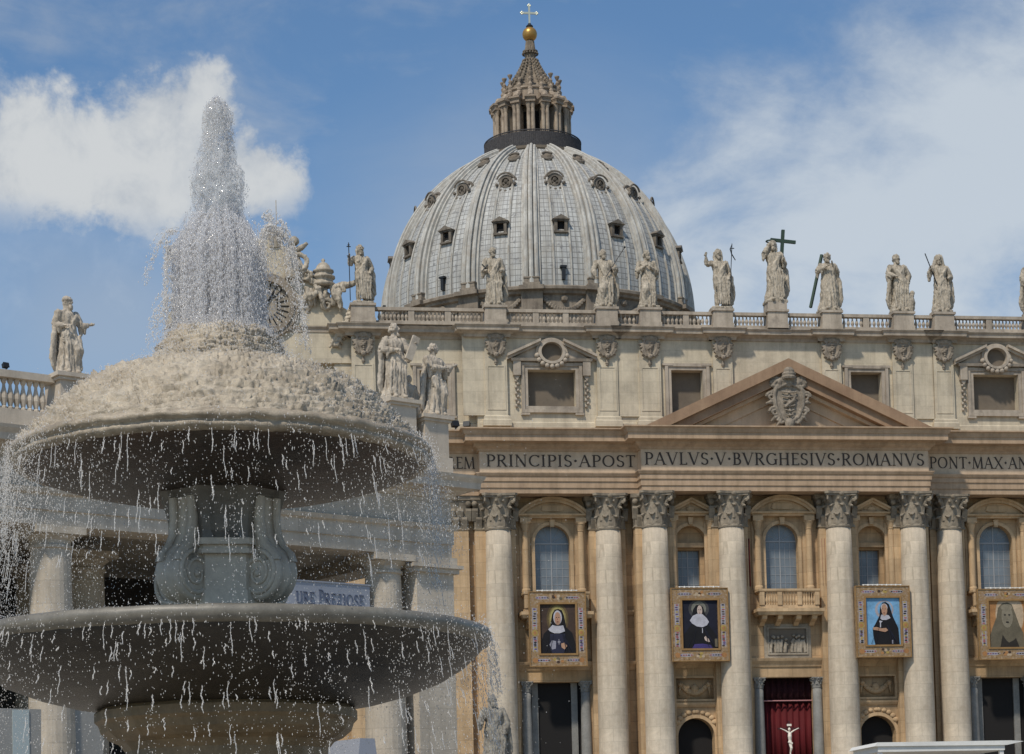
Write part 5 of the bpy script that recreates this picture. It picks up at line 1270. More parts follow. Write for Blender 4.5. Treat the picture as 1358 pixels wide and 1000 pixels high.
# sign board between the columns
sg = empty('sign_board', wpt(5.1, .45, 12.4), WA); tag(sg, 'pale blue sign board with dark capital letters hung between the colonnade columns', 'sign')
bm = B(); box(bm, -2.9, 2.08, 0, .12, 0, 1.78); box(bm, -2.95, 2.1, -.05, .14, 1.78, 1.84); o = obj('board', bm, m_signb); o.parent = sg
bm = B(); lettering(bm, 'URE PREZIOSE', -1.6, 1.75, .86, .5, lambda x, z, d: (x, -d, z), [1, 1, 1, 1, 1.25, 1, 1, 1, 1, 1, 1, 1]); o = obj('lettering', bm, m_signt); o.parent = sg
bm = B(); rg = random.Random(5); x = -1.7
while x < 1.9:
    w = rg.uniform(.08, .24); box(bm, x, x + w, -.02, -.001, .38, .5); x += w + rg.uniform(.04, .1)
o = obj('small_print', bm, m_signt); o.parent = sg; o['kind'] = 'stuff'
hb = empty('hoarding', wpt(-8, .4, 0), WA); tag(hb, 'grey hoarding with one pale blue strip below the fountain bowl on the left', 'hoarding')
m_hoard = mat('grey hoarding board', (.3, .3, .29), col2=(.25, .25, .24), var=.15)
bm = B(); box(bm, -8, 2.6, 0, .1, 0, 8.5); o = obj('panel', bm, m_hoard); o.parent = hb
bm = B(); box(bm, -1.17, -.5, -.04, -.001, .3, 8.45); o = obj('strip', bm, plain('pale blue strip', (.36, .42, .43), .6)); o.parent = hb
hb2 = empty('tent', wpt(4.35, -2, 0), WA); tag(hb2, 'pale blue tent roof low behind the fountain, right of its pedestal', 'tent')
bm = B(); prism(bm, [(-.5, 6.2), (-.35, 7.35), (.35, 7.35), (.5, 6.2)], -1.5, 1.5); o = obj('tent_roof', bm, m_signb); o.parent = hb2
bm = B()
for a in (-.42, .42):
    for c in (-1.3, 1.3): box(bm, a - .06, a + .06, c - .06, c + .06, 0, 6.2)
o = obj('tent_frame', bm, m_hoard); o.parent = hb2
def floodlight(p, rz, label, k=1.0):
    o = empty('floodlight', p, rz); tag(o, label, 'floodlight', 'small floodlights on the cornices')
    b = B(); box(b, -.22 * k, .22 * k, -.16 * k, .14 * k, .28 * k, .62 * k); box(b, -.25 * k, .25 * k, -.2 * k, -.161 * k, .25 * k, .65 * k); c = obj('lamp_housing', b, m_iron); c.parent = o; c.rotation_euler.x = R(-18)
    b = B(); tube(b, [(0, 0, 0), (0, 0, .3 * k)], .05 * k, 6); box(b, -.15 * k, .15 * k, -.12 * k, .12 * k, 0, .05 * k); c = obj('bracket', b, m_iron); c.parent = o
floodlight(wpt(-9.45, 0, 21.4), .6, 'small black floodlight on the balustrade rail left of the capped statue', .5)
floodlight(wpt(-5.75, .1, 21.4), -.3, 'small black floodlight just right of the capped statue', .5)
floodlight((X0 - 31.4, 198.9, 43.4), .4, 'floodlight on the facade cornice beside the end pedestal of the colonnade', 1.4)
floodlight((X0 - 30.4, 198.8, 43.4), -.5, 'floodlight on the facade cornice where the entablature breaks forward', 1.3)

# ---------------------------------------------------------------- tapestries, curtain, crucifix, canopy
def gilt_mat():
    m = bpy.data.materials.new('ornate gilt frame'); m.use_nodes = True; t = m.node_tree; n = t.nodes; l = t.links; b = n['Principled BSDF']; b.inputs['Roughness'].default_value = .6
    c = n.new('ShaderNodeTexCoord'); v = n.new('ShaderNodeTexVoronoi'); v.inputs['Scale'].default_value = 5; l.new(c.outputs['Object'], v.inputs['Vector'])
    z = n.new('ShaderNodeTexNoise'); z.inputs['Scale'].default_value = 4; z.inputs['Detail'].default_value = 6; l.new(c.outputs['Object'], z.inputs['Vector'])
    r_ = n.new('ShaderNodeValToRGB'); l.new(z.outputs[0], r_.inputs[0]); e = r_.color_ramp.elements
    e[0].position = .3; e[0].color = (.12, .07, .032, 1); e[1].position = .7; e[1].color = (.36, .24, .11, 1)
    for p, cc in ((.45, (.27, .17, .07, 1)), (.55, (.24, .16, .1, 1)), (.62, (.36, .27, .17, 1))): x = e.new(p); x.color = cc
    mx = n.new('ShaderNodeMixRGB'); mx.blend_type = 'MULTIPLY'; mx.inputs[0].default_value = .6; l.new(r_.outputs[0], mx.inputs[1]); l.new(v.outputs['Distance'], mx.inputs[2])
    l.new(r_.outputs[0], b.inputs['Base Color']); return m
m_gilt = gilt_mat(); m_gilt2 = mat('amber frame edge', (.34, .205, .08), col2=(.23, .13, .05), nscale=3, rough=.5)
def paint(n_, v, r_): return mat(n_, v, col2=tuple(c * .62 for c in v), rough=r_, nscale=2.5, var=.55, fine=.12, bump=.05)
PAL = {k: paint('painted ' + k, v, .75) for k, v in dict(umber=(.07, .045, .035), navy=(.012, .014, .03), skyblue=(.19, .42, .68), cream=(.55, .43, .3), orange=(.46, .23, .09), halo1=(.12, .085, .04), halo2=(.25, .2, .08), halo3=(.42, .36, .14), mist1=(.06, .06, .065), mist2=(.2, .2, .17), black=(.008, .008, .011), linen=(.55, .55, .62), skin=(.5, .3, .2), pale=(.62, .5, .44), blueblack=(.022, .025, .055), indigo=(.06, .045, .18), olive=(.15, .13, .09), olive2=(.26, .23, .17), dark=(.03, .025, .02), lip=(.25, .08, .07), gold=(.45, .33, .1), silver=(.33, .33, .4), violet=(.12, .08, .2), rose=(.35, .1, .1), lilac=(.4, .38, .42)).items()}
PN = list(PAL)
def ell(cx, cz, rx, rz, n=26, a0=0, a1=360): return [(cx + rx * math.cos(R(a0 + (a1 - a0) * k / n)), cz + rz * math.sin(R(a0 + (a1 - a0) * k / n))) for k in range(n + (a1 - a0 != 360))]
def tapestry(cx, yf, zc, w, h, layers, label, thick=.4):
    root = empty('tapestry', (cx, yf, zc - h / 2)); tag(root, label, 'tapestry', 'portrait tapestries hung across the facade')
    iw, ih = w * .62, h * .655; iz = h * .1 + h * .075
    b = B()
    rect_frame(b, -iw / 2 - .14, iw / 2 + .14, iz - .14, iz + ih + .14, .001, 0.02, .03)
    b.free(); b = B()
    o_ = [(-w / 2, 0), (w / 2, 0), (w / 2, h), (-w / 2, h)]; i_ = [(-iw / 2, iz), (iw / 2, iz), (iw / 2, iz + ih), (-iw / 2, iz + ih)]
    ring_frame(b, o_, i_, 0, thick); box(b, -w / 2 + .01, w / 2 - .01, thick * .5, thick - .01, .01, h - .01); fr = obj('frame', b, m_gilt); fr.parent = root
    b = B(); e = .17; ring_frame(b, [(p[0] + (e if p[0] > 0 else -e), p[1] + (e if p[1] > h / 2 else -e)) for p in i_], i_, -.09, -.002)
    ring_frame(b, o_, [(p[0] * (1 - .16 / w), .08 + p[1] * (1 - .16 / h)) for p in o_], -.07, -.0025); c = obj('frame_edge', b, m_gilt2); c.parent = fr
    # painted cartouches round the frame
    b = B(); mi = []
    def lay(pts, m, y):
        f_ = b.faces.new([b.verts.new((p[0], y, p[1])) for p in pts]); f_.material_index = PN.index(m)
    side = (w - iw) / 4 + iw / 2
    rg = random.Random(int(cx * 10))
    for s in (-1, 1):
        for z0, z1 in ((.2, .4), (.5, .78)):
            x = s * side; lay([(x - .22, h * z0), (x + .22, h * z0), (x + .22, h * z1), (x - .22, h * z1)], 'lilac', -.006); 
            for k in range(9):
                zz = h * (z0 + (z1 - z0) * (k + .5) / 9); lay(ell(x + rg.uniform(-.05, .05), zz, .15, .07, 8), rg.choice(['violet', 'rose', 'umber', 'gold', 'black']), -.012 - .001 * (k % 2))
        lay(ell(s * side, h * .45, .28, .3, 10), 'gold', -.0065); lay(ell(s * side, h * .45, .15, .17, 10), 'orange', -.0125)
        for zz in (h * .085, h * .915):
            lay([(s * w * .13, zz), (s * w * .19, zz + .14), (s * w * .34, zz + .14), (s * w * .39, zz), (s * w * .34, zz - .14), (s * w * .19, zz - .14)], 'lilac', -.0062)
            for k in range(5): lay(ell(s * (w * .17 + k * w * .045), zz, .11, .06, 8), rg.choice(['violet', 'umber', 'rose', 'black']), -.0122 - .001 * (k % 2))
        lay(ell(s * side, h * .085, .26, .24, 12), 'orange', -.0067)
    for zz in (h * .085, h * .915):
        for k in range(7): lay(ell(rg.uniform(-.4, .4), zz + rg.uniform(-.18, .18), .16, .13, 9), rg.choice(['gold', 'umber', 'orange', 'cream', 'olive']), -.0065 - .0015 * k)
    me = bpy.data.meshes.new('cartouches'); b.to_mesh(me); b.free(); c = obj_me('cartouches', me, None, None, mats=[PAL[k] for k in PN]); c.parent = fr
    # the portrait itself: flat painted shapes
    b = B(); X = lambda v: v * iw / 2; Z = lambda v: iz + v * ih
    for k, (pts, m) in enumerate(layers):
        q = [(max(-iw / 2, min(iw / 2, X(p[0]))), max(iz, min(iz + ih, Z(p[1])))) for p in pts]
        f_ = b.faces.new([b.verts.new((p[0], thick * .3 - .006 * k, p[1])) for p in q]); f_.material_index = PN.index(m)
    me = bpy.data.meshes.new('portrait'); b.to_mesh(me); b.free(); c = obj_me('portrait', me, None, None, mats=[PAL[k] for k in PN]); c.parent = root
    b = B(); tube(b, [(-w * .36, .05, h + .1), (w * .36, .05, h + .1)], .05, 5)
    for k in range(9): ball(b, (-w * .34 + w * .68 * k / 8, .02, h + .06), .12 if k % 2 else .08, 1)
    c = obj('hanging_rail', b, m_white); c.parent = root
    return root
FULL = [(-1, 0), (1, 0), (1, 1), (-1, 1)]
def facef(cx, cz, s, skin='skin', shade='dark', turn=0):
    return [(ell(cx, cz, .17 * s, .125 * s), skin), (ell(cx - .065 * s + turn, cz + .02 * s, .035 * s, .009 * s, 10), shade), (ell(cx + .065 * s + turn, cz + .02 * s, .035 * s, .009 * s, 10), shade), ([(cx + turn - .008, cz + .02 * s), (cx + turn + .02 * s, cz - .028 * s), (cx + turn - .02 * s, cz - .028 * s)], 'rose' if skin == 'skin' else skin), (ell(cx + turn, cz - .062 * s, .05 * s, .009 * s, 10), 'lip' if skin != 'olive2' else 'dark')]
t1 = [(FULL, 'umber'), (ell(.0, .7, .62, .33), 'halo1'), (ell(.0, .7, .5, .28), 'halo2'), (ell(.0, .71, .42, .24), 'halo3'),
      ([(-1, 0), (-.98, .2), (-.8, .4), (-.45, .52), (-.3, .8), (-.15, .89), (.05, .905), (.25, .88), (.36, .78), (.48, .53), (.8, .42), (.98, .2), (1, 0)], 'black'), (ell(.0, .72, .25, .165), 'dark'), (ell(.0, .73, .24, .145), 'linen')] + facef(.0, .71, 1.05) + [
      ([(-.55, .49), (-.3, .58), (-.12, .56), (.12, .56), (.3, .57), (.4, .45), (.1, .41), (-.2, .41), (-.45, .45)], 'linen'), ([(-.45, .4), (.4, .4), (.45, .15), (.3, 0), (-.35, 0), (-.5, .15)], 'blueblack'), ([(-.5, .18), (-.35, .27), (-.12, .25), (-.15, .1), (-.35, .08)], 'silver'), ([(.15, .2), (.35, .22), (.5, .15), (.35, .08), (.18, .12)], 'skin'), ([(.02, .18), (.06, .18), (.06, .22), (.12, .22), (.12, .25), (.06, .25), (.06, .29), (.02, .29), (.02, .25), (-.03, .25), (-.03, .22), (.02, .22)], 'silver')]
t2 = [(FULL, 'navy'), (ell(-.05, .82, .58, .2), 'mist1'), (ell(-.05, .83, .42, .15), 'mist2'), ([(-.5, .55), (-.38, .8), (-.2, .9), (.02, .91), (.2, .86), (.32, .7), (.4, .5)], 'black'), ([(-.95, 0), (-.9, .3), (-.5, .5), (.45, .5), (.9, .28), (.95, 0)], 'black')] + facef(.0, .79, .85, 'pale') + [
      ([(-.58, .58), (-.4, .68), (-.15, .72), (.15, .71), (.38, .63), (.5, .55), (.38, .48), (.12, .44), (-.2, .46), (-.45, .52)], 'linen'), ([(.1, .32), (.14, .32), (.14, .42), (.1, .42)], 'linen'), ([(.2, .23), (.28, .26), (.45, .2), (.55, .14), (.42, .13), (.25, .17)], 'pale'), ([(-.5, 0), (-.35, .09), (.1, .1), (.6, .07), (.7, 0)], 'indigo'), ([(.8, .03), (.95, .03), (.95, .2), (.8, .2)], 'olive')]
t3 = [(FULL, 'skyblue'), (ell(.1, .75, .55, .2), 'lilac'), (ell(.12, .76, .42, .16), 'skyblue'), ([(-.5, 0), (-.6, .2), (-.62, .35), (-.45, .45), (-.2, .62), (-.15, .8), (0, .9), (.2, .915), (.4, .86), (.6, .6), (.9, .35), (.95, 0)], 'black'), ([(-.15, .56), (-.1, .64), (.1, .65), (.35, .63), (.45, .57), (.2, .53), (-.05, .53)], 'linen'), (ell(.09, .8, .2, .08), 'linen')] + facef(.1, .745, 1.0, turn=-.02) + [
      ([(-.62, .37), (-.4, .38), (-.1, .35), (.15, .36), (.28, .31), (.1, .27), (-.15, .29), (-.4, .31), (-.6, .32)], 'skin'), ([(-.2, .37), (-.14, .37), (-.13, .47), (-.03, .5), (-.2, .52), (-.23, .49), (-.19, .47)], 'linen'), ([(.48, .02), (.55, .02), (.55, .1), (.48, .1)], 'silver')]
t4 = [(FULL, 'orange'), (ell(.2, .7, .8, .5), 'cream'), ([(-.95, 0), (-.95, .25), (-.8, .42), (-.55, .65), (-.45, .85), (-.2, .95), (.1, .97), (.35, .92), (.5, .75), (.75, .45), (.95, .3), (.98, 0)], 'olive'), (ell(.02, .86, .33, .07), 'olive2')] + facef(.05, .66, 1.9, 'olive2') + [([(-.4, 0), (-.25, .27), (-.05, .15), (.1, .1), (.4, .16), (.5, .2), (.68, 0)], 'dark')]
t1 += [([(x, .02), (x + .03, .02), (x * .55 + .04, z), (x * .5, z)], 'navy') for x, z in ((-.75, .33), (-.5, .4), (.45, .42), (.62, .36), (.8, .28))]
t2 += [([(x, .02), (x + .03, .02), (x * .55 + .04, z), (x * .5, z)], 'navy') for x, z in ((-.75, .33), (-.5, .4), (.45, .42), (.62, .36), (.8, .28))]
t3 += [([(x, .02), (x + .03, .02), (x * .55 + .04, z), (x * .5, z)], 'navy') for x, z in ((-.75, .33), (-.5, .4), (.45, .42), (.62, .36), (.8, .28))]
tapestry(X0 - 22.15, 199.05, 24.65, 5.45, 7.1, t1, 'tapestry portrait of a nun with a golden glow and white collar on brown ground')
tapestry(X0 - 8.92, 197.1, 24.75, 5.5, 6.95, t2, 'tapestry portrait of a nun on a dark navy ground with purple hem')
tapestry(X0 + 8.95, 197.1, 24.92, 5.4, 6.85, t3, 'tapestry portrait of a black veiled nun on a bright sky blue ground')
tapestry(X0 + 22.05, 199.05, 24.8, 5.8, 6.9, t4, 'tapestry with a grey photographic face under a veil on orange ground')
def curtain(name, x0, x1, y, z0, z1, m, label=None, cat='curtain', nf=10, parent=None):
    b = B(); n = nf * 8; rows = []
    for z in (z0, z1): rows.append([b.verts.new((x0 + (x1 - x0) * k / n, y + .1 * math.sin(2 * PI * k / 8) + .03 * math.sin(k * 1.7), z)) for k in range(n + 1)])
    for k in range(n): b.faces.new((rows[0][k], rows[0][k + 1], rows[1][k + 1], rows[1][k]))
    e = bmesh.ops.extrude_face_region(b, geom=list(b.faces)); 
    for v in e['geom']:
        if isinstance(v, bmesh.types.BMVert): v.co.y += .05
    o = obj(name, b, m, None, True)
    if label: tag(o, label, cat)
    return o
cu = empty('curtain', (X0 + .2, YC + 1.2, FL)); tag(cu, 'deep red curtain with a darker pelmet filling the central portal', 'curtain')
for nm, a in (('cloth', (X0 - 2.8, X0 + 2.8, YC + 1.25, FL + .1, 17.7, m_red)), ('pelmet', (X0 - 2.8, X0 + 2.8, YC + 1.0, 17.72, 19.9, m_redd))):
    o = curtain(nm, *a, nf=9); adopt(o, cu)
b = B(); tube(b, [(X0 - 2.7, YC + .8, 17.75), (X0 + 2.75, YC + .8, 17.75)], .07, 6); o = obj('fringe', b, plain('pink braid', (.42, .2, .2))); adopt(o, cu)
for s in (-1, 1):
    x = X0 + s * 3.72 + .1
    o = curtain('drape', x - .28, x + .28, YC - .75, 28.6, 33.2, m_redw, 'narrow faded red drape on the %s side of the central balcony window' % ('left' if s < 0 else 'right'), 'drape', 2); o['group'] = 'red drapes by the central window'
cr = empty('crucifix', (X0 - .5, 197.5, FL)); tag(cr, 'ivory crucifix figure standing in front of the red curtain', 'crucifix')
b = B(); x, y = X0 - .5, 197.45
tube(b, [(x, y, 14.4), (x - .02, y - .03, 14.1), (x, y, 13.75), (x + .04, y - .02, 13.45)], [.16, .2, .15, .17], 9)
for s in (-1, 1):
    tube(b, [(x, y, 14.4), (x + s * .4, y, 14.66), (x + s * .82, y, 14.86)], [.1, .07, .045], 7); tube(b, [(x + s * .82, y, 14.86), (x + s * .92, y, 14.9)], [.06, .03], 6)
    tube(b, [(x + s * .06, y, 13.45), (x + s * .05 + .08, y - .12, 13.0), (x + s * .02, y, 12.55), (x + s * .02, y - .06, 12.4)], [.1, .085, .055, .05], 7)
tube(b, [(x, y, 14.4), (x - .03, y - .05, 14.65)], .07, 6); ball(b, (x - .05, y - .07, 14.78), .15, 2, (.9, 1, 1.2)); tube(b, [(x - .2, y - .08, 13.6), (x + .22, y - .08, 13.4)], [.1, .12], 7)
me = remesh(b, .035, 1, 0, 3); o = obj_me('figure', me, m_ivory); adopt(o, cr)
b = B(); box(b, x - .08, x + .08, y + .14, y + .28, 11.4, 15.6); box(b, x - 1.1, x - .08, y + .14, y + .28, 14.78, 14.95); box(b, x + .08, x + 1.1, y + .14, y + .28, 14.78, 14.95); lathe(b, [(.5, FL), (.45, FL + .3), (.15, FL + .5), (.12, 11.4)], 12, (x, y + .2)); o = obj('cross', b, plain('dark red wood', (.05, .008, .01))); adopt(o, cr)
b = B(); box(b, x - .22, x + .22, y + .08, y + .13, 15.1, 15.3); o = obj('plaque', b, m_ivory); adopt(o, cr)
cp = empty('canopy', (X0 - 3.7, 150, 5)); tag(cp, 'white flat roofed canopy cut by the bottom edge of the photo', 'canopy')
b = B(); prism(b, [(-5.2, 5.15), (-4.95, 5.42), (4.95, 5.42), (5.9, 5.35), (4.6, 5.1)], -3, 3); box(b, -4.9, 4.5, -2.85, 2.85, 4.75, 5.149); o = obj('canopy_roof', b, m_white); o.parent = cp
b = B()
for a in (-4.7, 4.3):
    for c in (-2.6, 2.6): box(b, a - .15, a + .15, c - .15, c + .15, 0, 4.75)
o = obj('canopy_frame', b, m_white); o.parent = cp

# ---------------------------------------------------------------- fountain
FX, FY = .765, 35.0
fo = empty('fountain', (FX, FY, 0)); tag(fo, 'two tiered stone fountain with a scale covered mushroom top and wide dark bowl', 'fountain')
def fobj(name, bm, m, parent=None, smooth=True):
    o = obj(name, bm, m, None, smooth); o.parent = parent or fo; return o
# scale covered cap
ctl = [(3.34, 8.6), (3.24, 8.7), (3.08, 8.82), (2.88, 9.04), (2.64, 9.3), (2.38, 9.52), (2.08, 9.69), (1.78, 9.8), (1.48, 9.87), (1.28, 9.93), (1.14, 10.03), (1.03, 10.2), (.93, 10.4), (.82, 10.52), (.6, 10.59), (.02, 10.61)]
dense = []
for i in range(len(ctl) - 1):
    k = 12
    for j in range(k): t = j / k; dense.append((ctl[i][0] + (ctl[i + 1][0] - ctl[i][0]) * t, ctl[i][1] + (ctl[i + 1][1] - ctl[i][1]) * t))
dense.append(ctl[-1])
ls = [0.]
for i in range(1, len(dense)): ls.append(ls[-1] + math.hypot(dense[i][0] - dense[i - 1][0], dense[i][1] - dense[i - 1][1]))
ROW = .15
def hsh(a, b): return (math.sin(a * 127.1 + b * 311.7) * 43758.5453) % 1
def capfn(a, i, r_, z):
    row = ls[i] / ROW; wob = .5 * noise.noise(Vector((r_ * math.cos(a) * 2.1, r_ * math.sin(a) * 2.1, 3))) + .25 * noise.noise(Vector((r_ * math.cos(a) * 7, r_ * math.sin(a) * 7, 9))); row += wob; k = int(row); fr = row - k
    cnt = max(9, int(2 * PI * max(.3, dense[min(len(dense) - 1, int(np.searchsorted(ls, max(0, k) * ROW)))][0]) / .25))
    t = a / (2 * PI) * cnt + .5 * (k % 2); kc = int(t); tt = abs((t % 1) - .5) * 2
    side = 1 if tt < .82 else 1 - (tt - .82) / .18 * .85
    P = Vector((r_ * math.cos(a), r_ * math.sin(a), z))
    q_ = hsh(k, kc % cnt)
    fr2 = (row * 2.6 + .6 * noise.noise(Vector((a * r_ * 2.5, ls[i] * 3, 2)))) % 1
    h = .11 * (1 - fr) * (1 - .4 * (1 - side)) * (.45 + .65 * q_) + .034 * (1 - fr2) + .05 * noise.noise(Vector((a * r_ * 3.2, ls[i] * 13, 1))) + .035 * noise.noise(Vector((a * r_ * 8, ls[i] * 30, 7))) + .015 * noise.noise(P * 27) - .04
    if i < 8: h *= i / 8
    j2 = min(i + 1, len(dense) - 1); j1 = max(i - 1, 0); dx, dz = dense[j2][0] - dense[j1][0], dense[j2][1] - dense[j1][1]; q = math.hypot(dx, dz)
    return r_ + h * dz / q - .03 * (1 - fr) * side * dx / q * 0, z - h * dx / q
bm = B(); lathe(bm, dense, 760, fn=capfn); fobj('scaled_cap', bm, m_f_top)
bm = B(); lathe(bm, [(3.16, 8.6), (3.32, 8.66), (3.38, 8.63), (3.4, 8.58), (3.38, 8.53), (3.32, 8.51), (3.32, 8.475), (3.35, 8.45), (3.33, 8.4), (3.26, 8.37), (3.14, 8.36)], 300, fn=lambda a, i, r_, z: (r_ + .03 * noise.noise(Vector((math.cos(a) * 20, math.sin(a) * 20, i * .6))), z + .02 * noise.noise(Vector((math.cos(a) * 9, math.sin(a) * 9, i * .3 + 5))) + .018 * noise.noise(Vector((math.cos(a) * 45, math.sin(a) * 45, i * .5 + 5)))))
fobj('upper_rim', bm, m_f_rim)
bm = B(); lathe(bm, [(3.18, 8.5), (3.16, 8.35), (3.06, 8.3), (2.7, 8.18), (2.2, 8.06), (1.6, 7.98), (1.0, 7.93), (.6, 7.93)], 128); fobj('upper_bowl', bm, m_f_brown)
# shaft: eight sided with sunk flutes
bm = B()
prof = [(1.1, 7.96), (1.06, 7.85), (1.0, 7.7), (.95, 7.5), (.92, 7.25), (.93, 7.12)]
lathe(bm, prof, 96, a0=-PI / 2 + PI / 8, a1=2 * PI - PI / 2 + PI / 8, fn=lambda a, i, r_, z: ((r_ * (math.cos(PI / 8) / math.cos(((a + PI / 2 + PI / 8) % (PI / 4)) - PI / 8)) - (.05 if abs(((a + PI / 2 + PI / 8) % (PI / 4)) - PI / 8) < .25 and 0 < i < 5 else 0)), z))
fobj('shaft', bm, m_f_neck, smooth=False)
bm = B()
for r0, z0, z1 in ((.98, 7.02, 7.12), (.9, 6.95, 7.02), (.96, 6.88, 6.95)):
    q = [(r0 * 1.0 * math.cos(a), r0 * math.sin(a)) for a in [-PI / 2 + PI / 8 + k * PI / 4 for k in range(8)]]
    lo_ = [bm.verts.new((*p, z0)) for p in q]; hi = [bm.verts.new((*p, z1)) for p in q]; bm.faces.new(lo_); bm.faces.new(hi)
    for k in range(8): bm.faces.new((lo_[k], lo_[(k + 1) % 8], hi[(k + 1) % 8], hi[k]))
fobj('shaft_moulding', bm, m_f_vol, smooth=False)
bm = B()
for r0, z0, z1 in ((.88, 5.0, 6.3), (.84, 6.3, 6.88)):
    q = [(r0 * math.cos(a), r0 * math.sin(a)) for a in [-PI / 2 + PI / 8 + k * PI / 4 for k in range(8)]]
    lo_ = [bm.verts.new((*p, z0)) for p in q]; hi = [bm.verts.new((*p, z1)) for p in q]; bm.faces.new(lo_); bm.faces.new(hi)
    for k in range(8): bm.faces.new((lo_[k], lo_[(k + 1) % 8], hi[(k + 1) % 8], hi[k]))
fobj('pedestal_block', bm, m_f_vol, smooth=False)
# four scroll brackets standing out radially at the corners of the block
def volute(ang):
    rc, zc, n = .93, 6.56, 48
    def W(r_, t, z): return rotz(Vector((r_, t, z)), ang)
    bm = B(); rows = []
    prof = [(.001, -.25), (.37, -.25), (.41, -.22), (.43, -.16), (.4, -.12), (.4, -.07), (.44, -.03), (.44, .03), (.4, .07), (.4, .12), (.43, .16), (.41, .22), (.37, .25), (.001, .25)]
    for rr, t in prof: rows.append([bm.verts.new(W(rc + rr * math.cos(2 * PI * k / n), t, zc + rr * math.sin(2 * PI * k / n))) for k in range(n)])
    for i in range(len(rows) - 1):
        for k in range(n): bm.faces.new((rows[i][k], rows[i][(k + 1) % n], rows[i + 1][(k + 1) % n], rows[i + 1][k]))
    # the band running up from the scroll into the shaft
    o_ = [(1.33, 6.75), (1.27, 6.9), (1.12, 7.03), (1.02, 7.2), (.99, 7.45), (1.0, 7.8)]; i_ = [(.9, 6.75), (.9, 6.9), (.88, 7.03), (.84, 7.2), (.82, 7.45), (.82, 7.8)]
    for t0, t1, sh in ((-.25, -.13, 0), (-.13, .13, .05), (.13, .25, 0)):
        V = [[bm.verts.new(W(p[0] - (sh if k == 0 else 0), t, p[1])) for t in (t0, t1)] for k, L_ in enumerate((o_, i_)) for p in L_]
        m_ = len(o_)
        for q in range(m_ - 1):
            a, b, c, d = V[q], V[q + 1], V[m_ + q + 1], V[m_ + q]
            bm.faces.new((a[0], a[1], b[1], b[0])); bm.faces.new((d[0], c[0], c[1], d[1])); bm.faces.new((a[0], b[0], c[0], d[0])); bm.faces.new((a[1], d[1], c[1], b[1]))
    o = fobj('volute', bm, m_f_vol)
    bm = B()
    for t in (-.255, .255):
        bm = B(); pts = []
        for k in range(60):
            q = k / 59; a = PI * .45 - q * 2 * PI * 2.1; rr = .34 * (1 - q) ** .85 + .03; pts.append(W(rc + rr * math.cos(a), t, zc + rr * math.sin(a)))
        tube(bm, pts, [.042 - .017 * k / 59 for k in range(60)], 7); ball(bm, W(rc, t, zc), .06, 2)
        s_ = obj('spiral', bm, m_f_vol, None, True); s_.parent = o
for k in range(4): volute(PI / 4 + k * PI / 2 + R(1.5))
bm = B(); lathe(bm, [(3.9, 5.4), (4.05, 5.58), (4.17, 5.66), (4.27, 5.63), (4.29, 5.53), (4.24, 5.43), (4.12, 5.38)], 160, fn=lambda a, i, r_, z: (r_ + .02 * noise.noise(Vector((math.cos(a) * 14, math.sin(a) * 14, i * .5))), z + .015 * noise.noise(Vector((math.cos(a) * 20, math.sin(a) * 20, i * .5))))); fobj('lower_rim', bm, m_f_rim2)
bm = B(); lathe(bm, [(4.16, 5.5), (4.16, 5.39), (4.1, 5.32), (3.85, 5.08), (3.5, 4.87), (3.0, 4.68), (2.5, 4.55), (2.0, 4.47), (1.5, 4.46)], 160); fobj('lower_bowl', bm, m_f_dark)
bm = B(); lathe(bm, [(2.02, 4.5), (2.1, 4.42), (2.1, 4.28), (2.04, 4.22), (2.0, 4.1), (1.86, 3.98), (1.72, 3.92), (1.62, 3.8), (1.58, 3.3), (1.6, 2.4), (1.75, 1.6), (2.0, 1.2), (2.3, 1.0), (2.3, 0)], 16); fobj('pedestal', bm, m_f_ped, smooth=False)
# ---------------------------------------------------------------- water
def water_mat(name, alpha, col=(.86, .88, .9), rough=.15, noisy=0, emis=0):
    m = bpy.data.materials.new(name); m.use_nodes = True; t = m.node_tree; n = t.nodes; l = t.links; b = n['Principled BSDF']
    b.inputs['Base Color'].default_value = (*col, 1); b.inputs['Roughness'].default_value = rough; b.inputs['Specular IOR Level'].default_value = .8; b.inputs['IOR'].default_value = 1.33
    if noisy:
        c = n.new('ShaderNodeTexCoord'); x = n.new('ShaderNodeTexNoise'); x.inputs['Scale'].default_value = noisy; x.inputs['Detail'].default_value = 5; x.inputs['Roughness'].default_value = .7; l.new(c.outputs['Object'], x.inputs['Vector'])
        mr = n.new('ShaderNodeMapRange'); l.new(x.outputs[0], mr.inputs[0]); mr.inputs[1].default_value = .36; mr.inputs[2].default_value = .64; mr.inputs[4].default_value = alpha; l.new(mr.outputs[0], b.inputs['Alpha'])
    else: b.inputs['Alpha'].default_value = alpha
    return m
m_drop = water_mat('water drops', .52, (.84, .82, .79), .15)
def spray_mat(name, clear, tint):
    """bright drops that pass light on to the ones behind"""
    m = bpy.data.materials.new(name); m.use_nodes = True; t = m.node_tree; n = t.nodes; l = t.links; out = n['Material Output']
    n.remove(n['Principled BSDF'])
    tl = n.new('ShaderNodeBsdfTranslucent'); df = n.new('ShaderNodeBsdfDiffuse'); tr = n.new('ShaderNodeBsdfTransparent'); gl = n.new('ShaderNodeBsdfGlossy'); gl.inputs['Roughness'].default_value = .15
    for x in (tl, df): x.inputs['Color'].default_value = (*tint, 1)
    def mx(a, b, f_):
        x = n.new('ShaderNodeMixShader'); x.inputs[0].default_value = f_; l.new(a, x.inputs[1]); l.new(b, x.inputs[2]); return x.outputs[0]
    l.new(mx(mx(mx(tl.outputs[0], df.outputs[0], .45), gl.outputs[0], .12), tr.outputs[0], clear), out.inputs['Surface']); return m
m_thread = water_mat('running water', .45, (.84, .83, .81), .1)
m_spray = spray_mat('bright spray', .36, (.93, .93, .94))
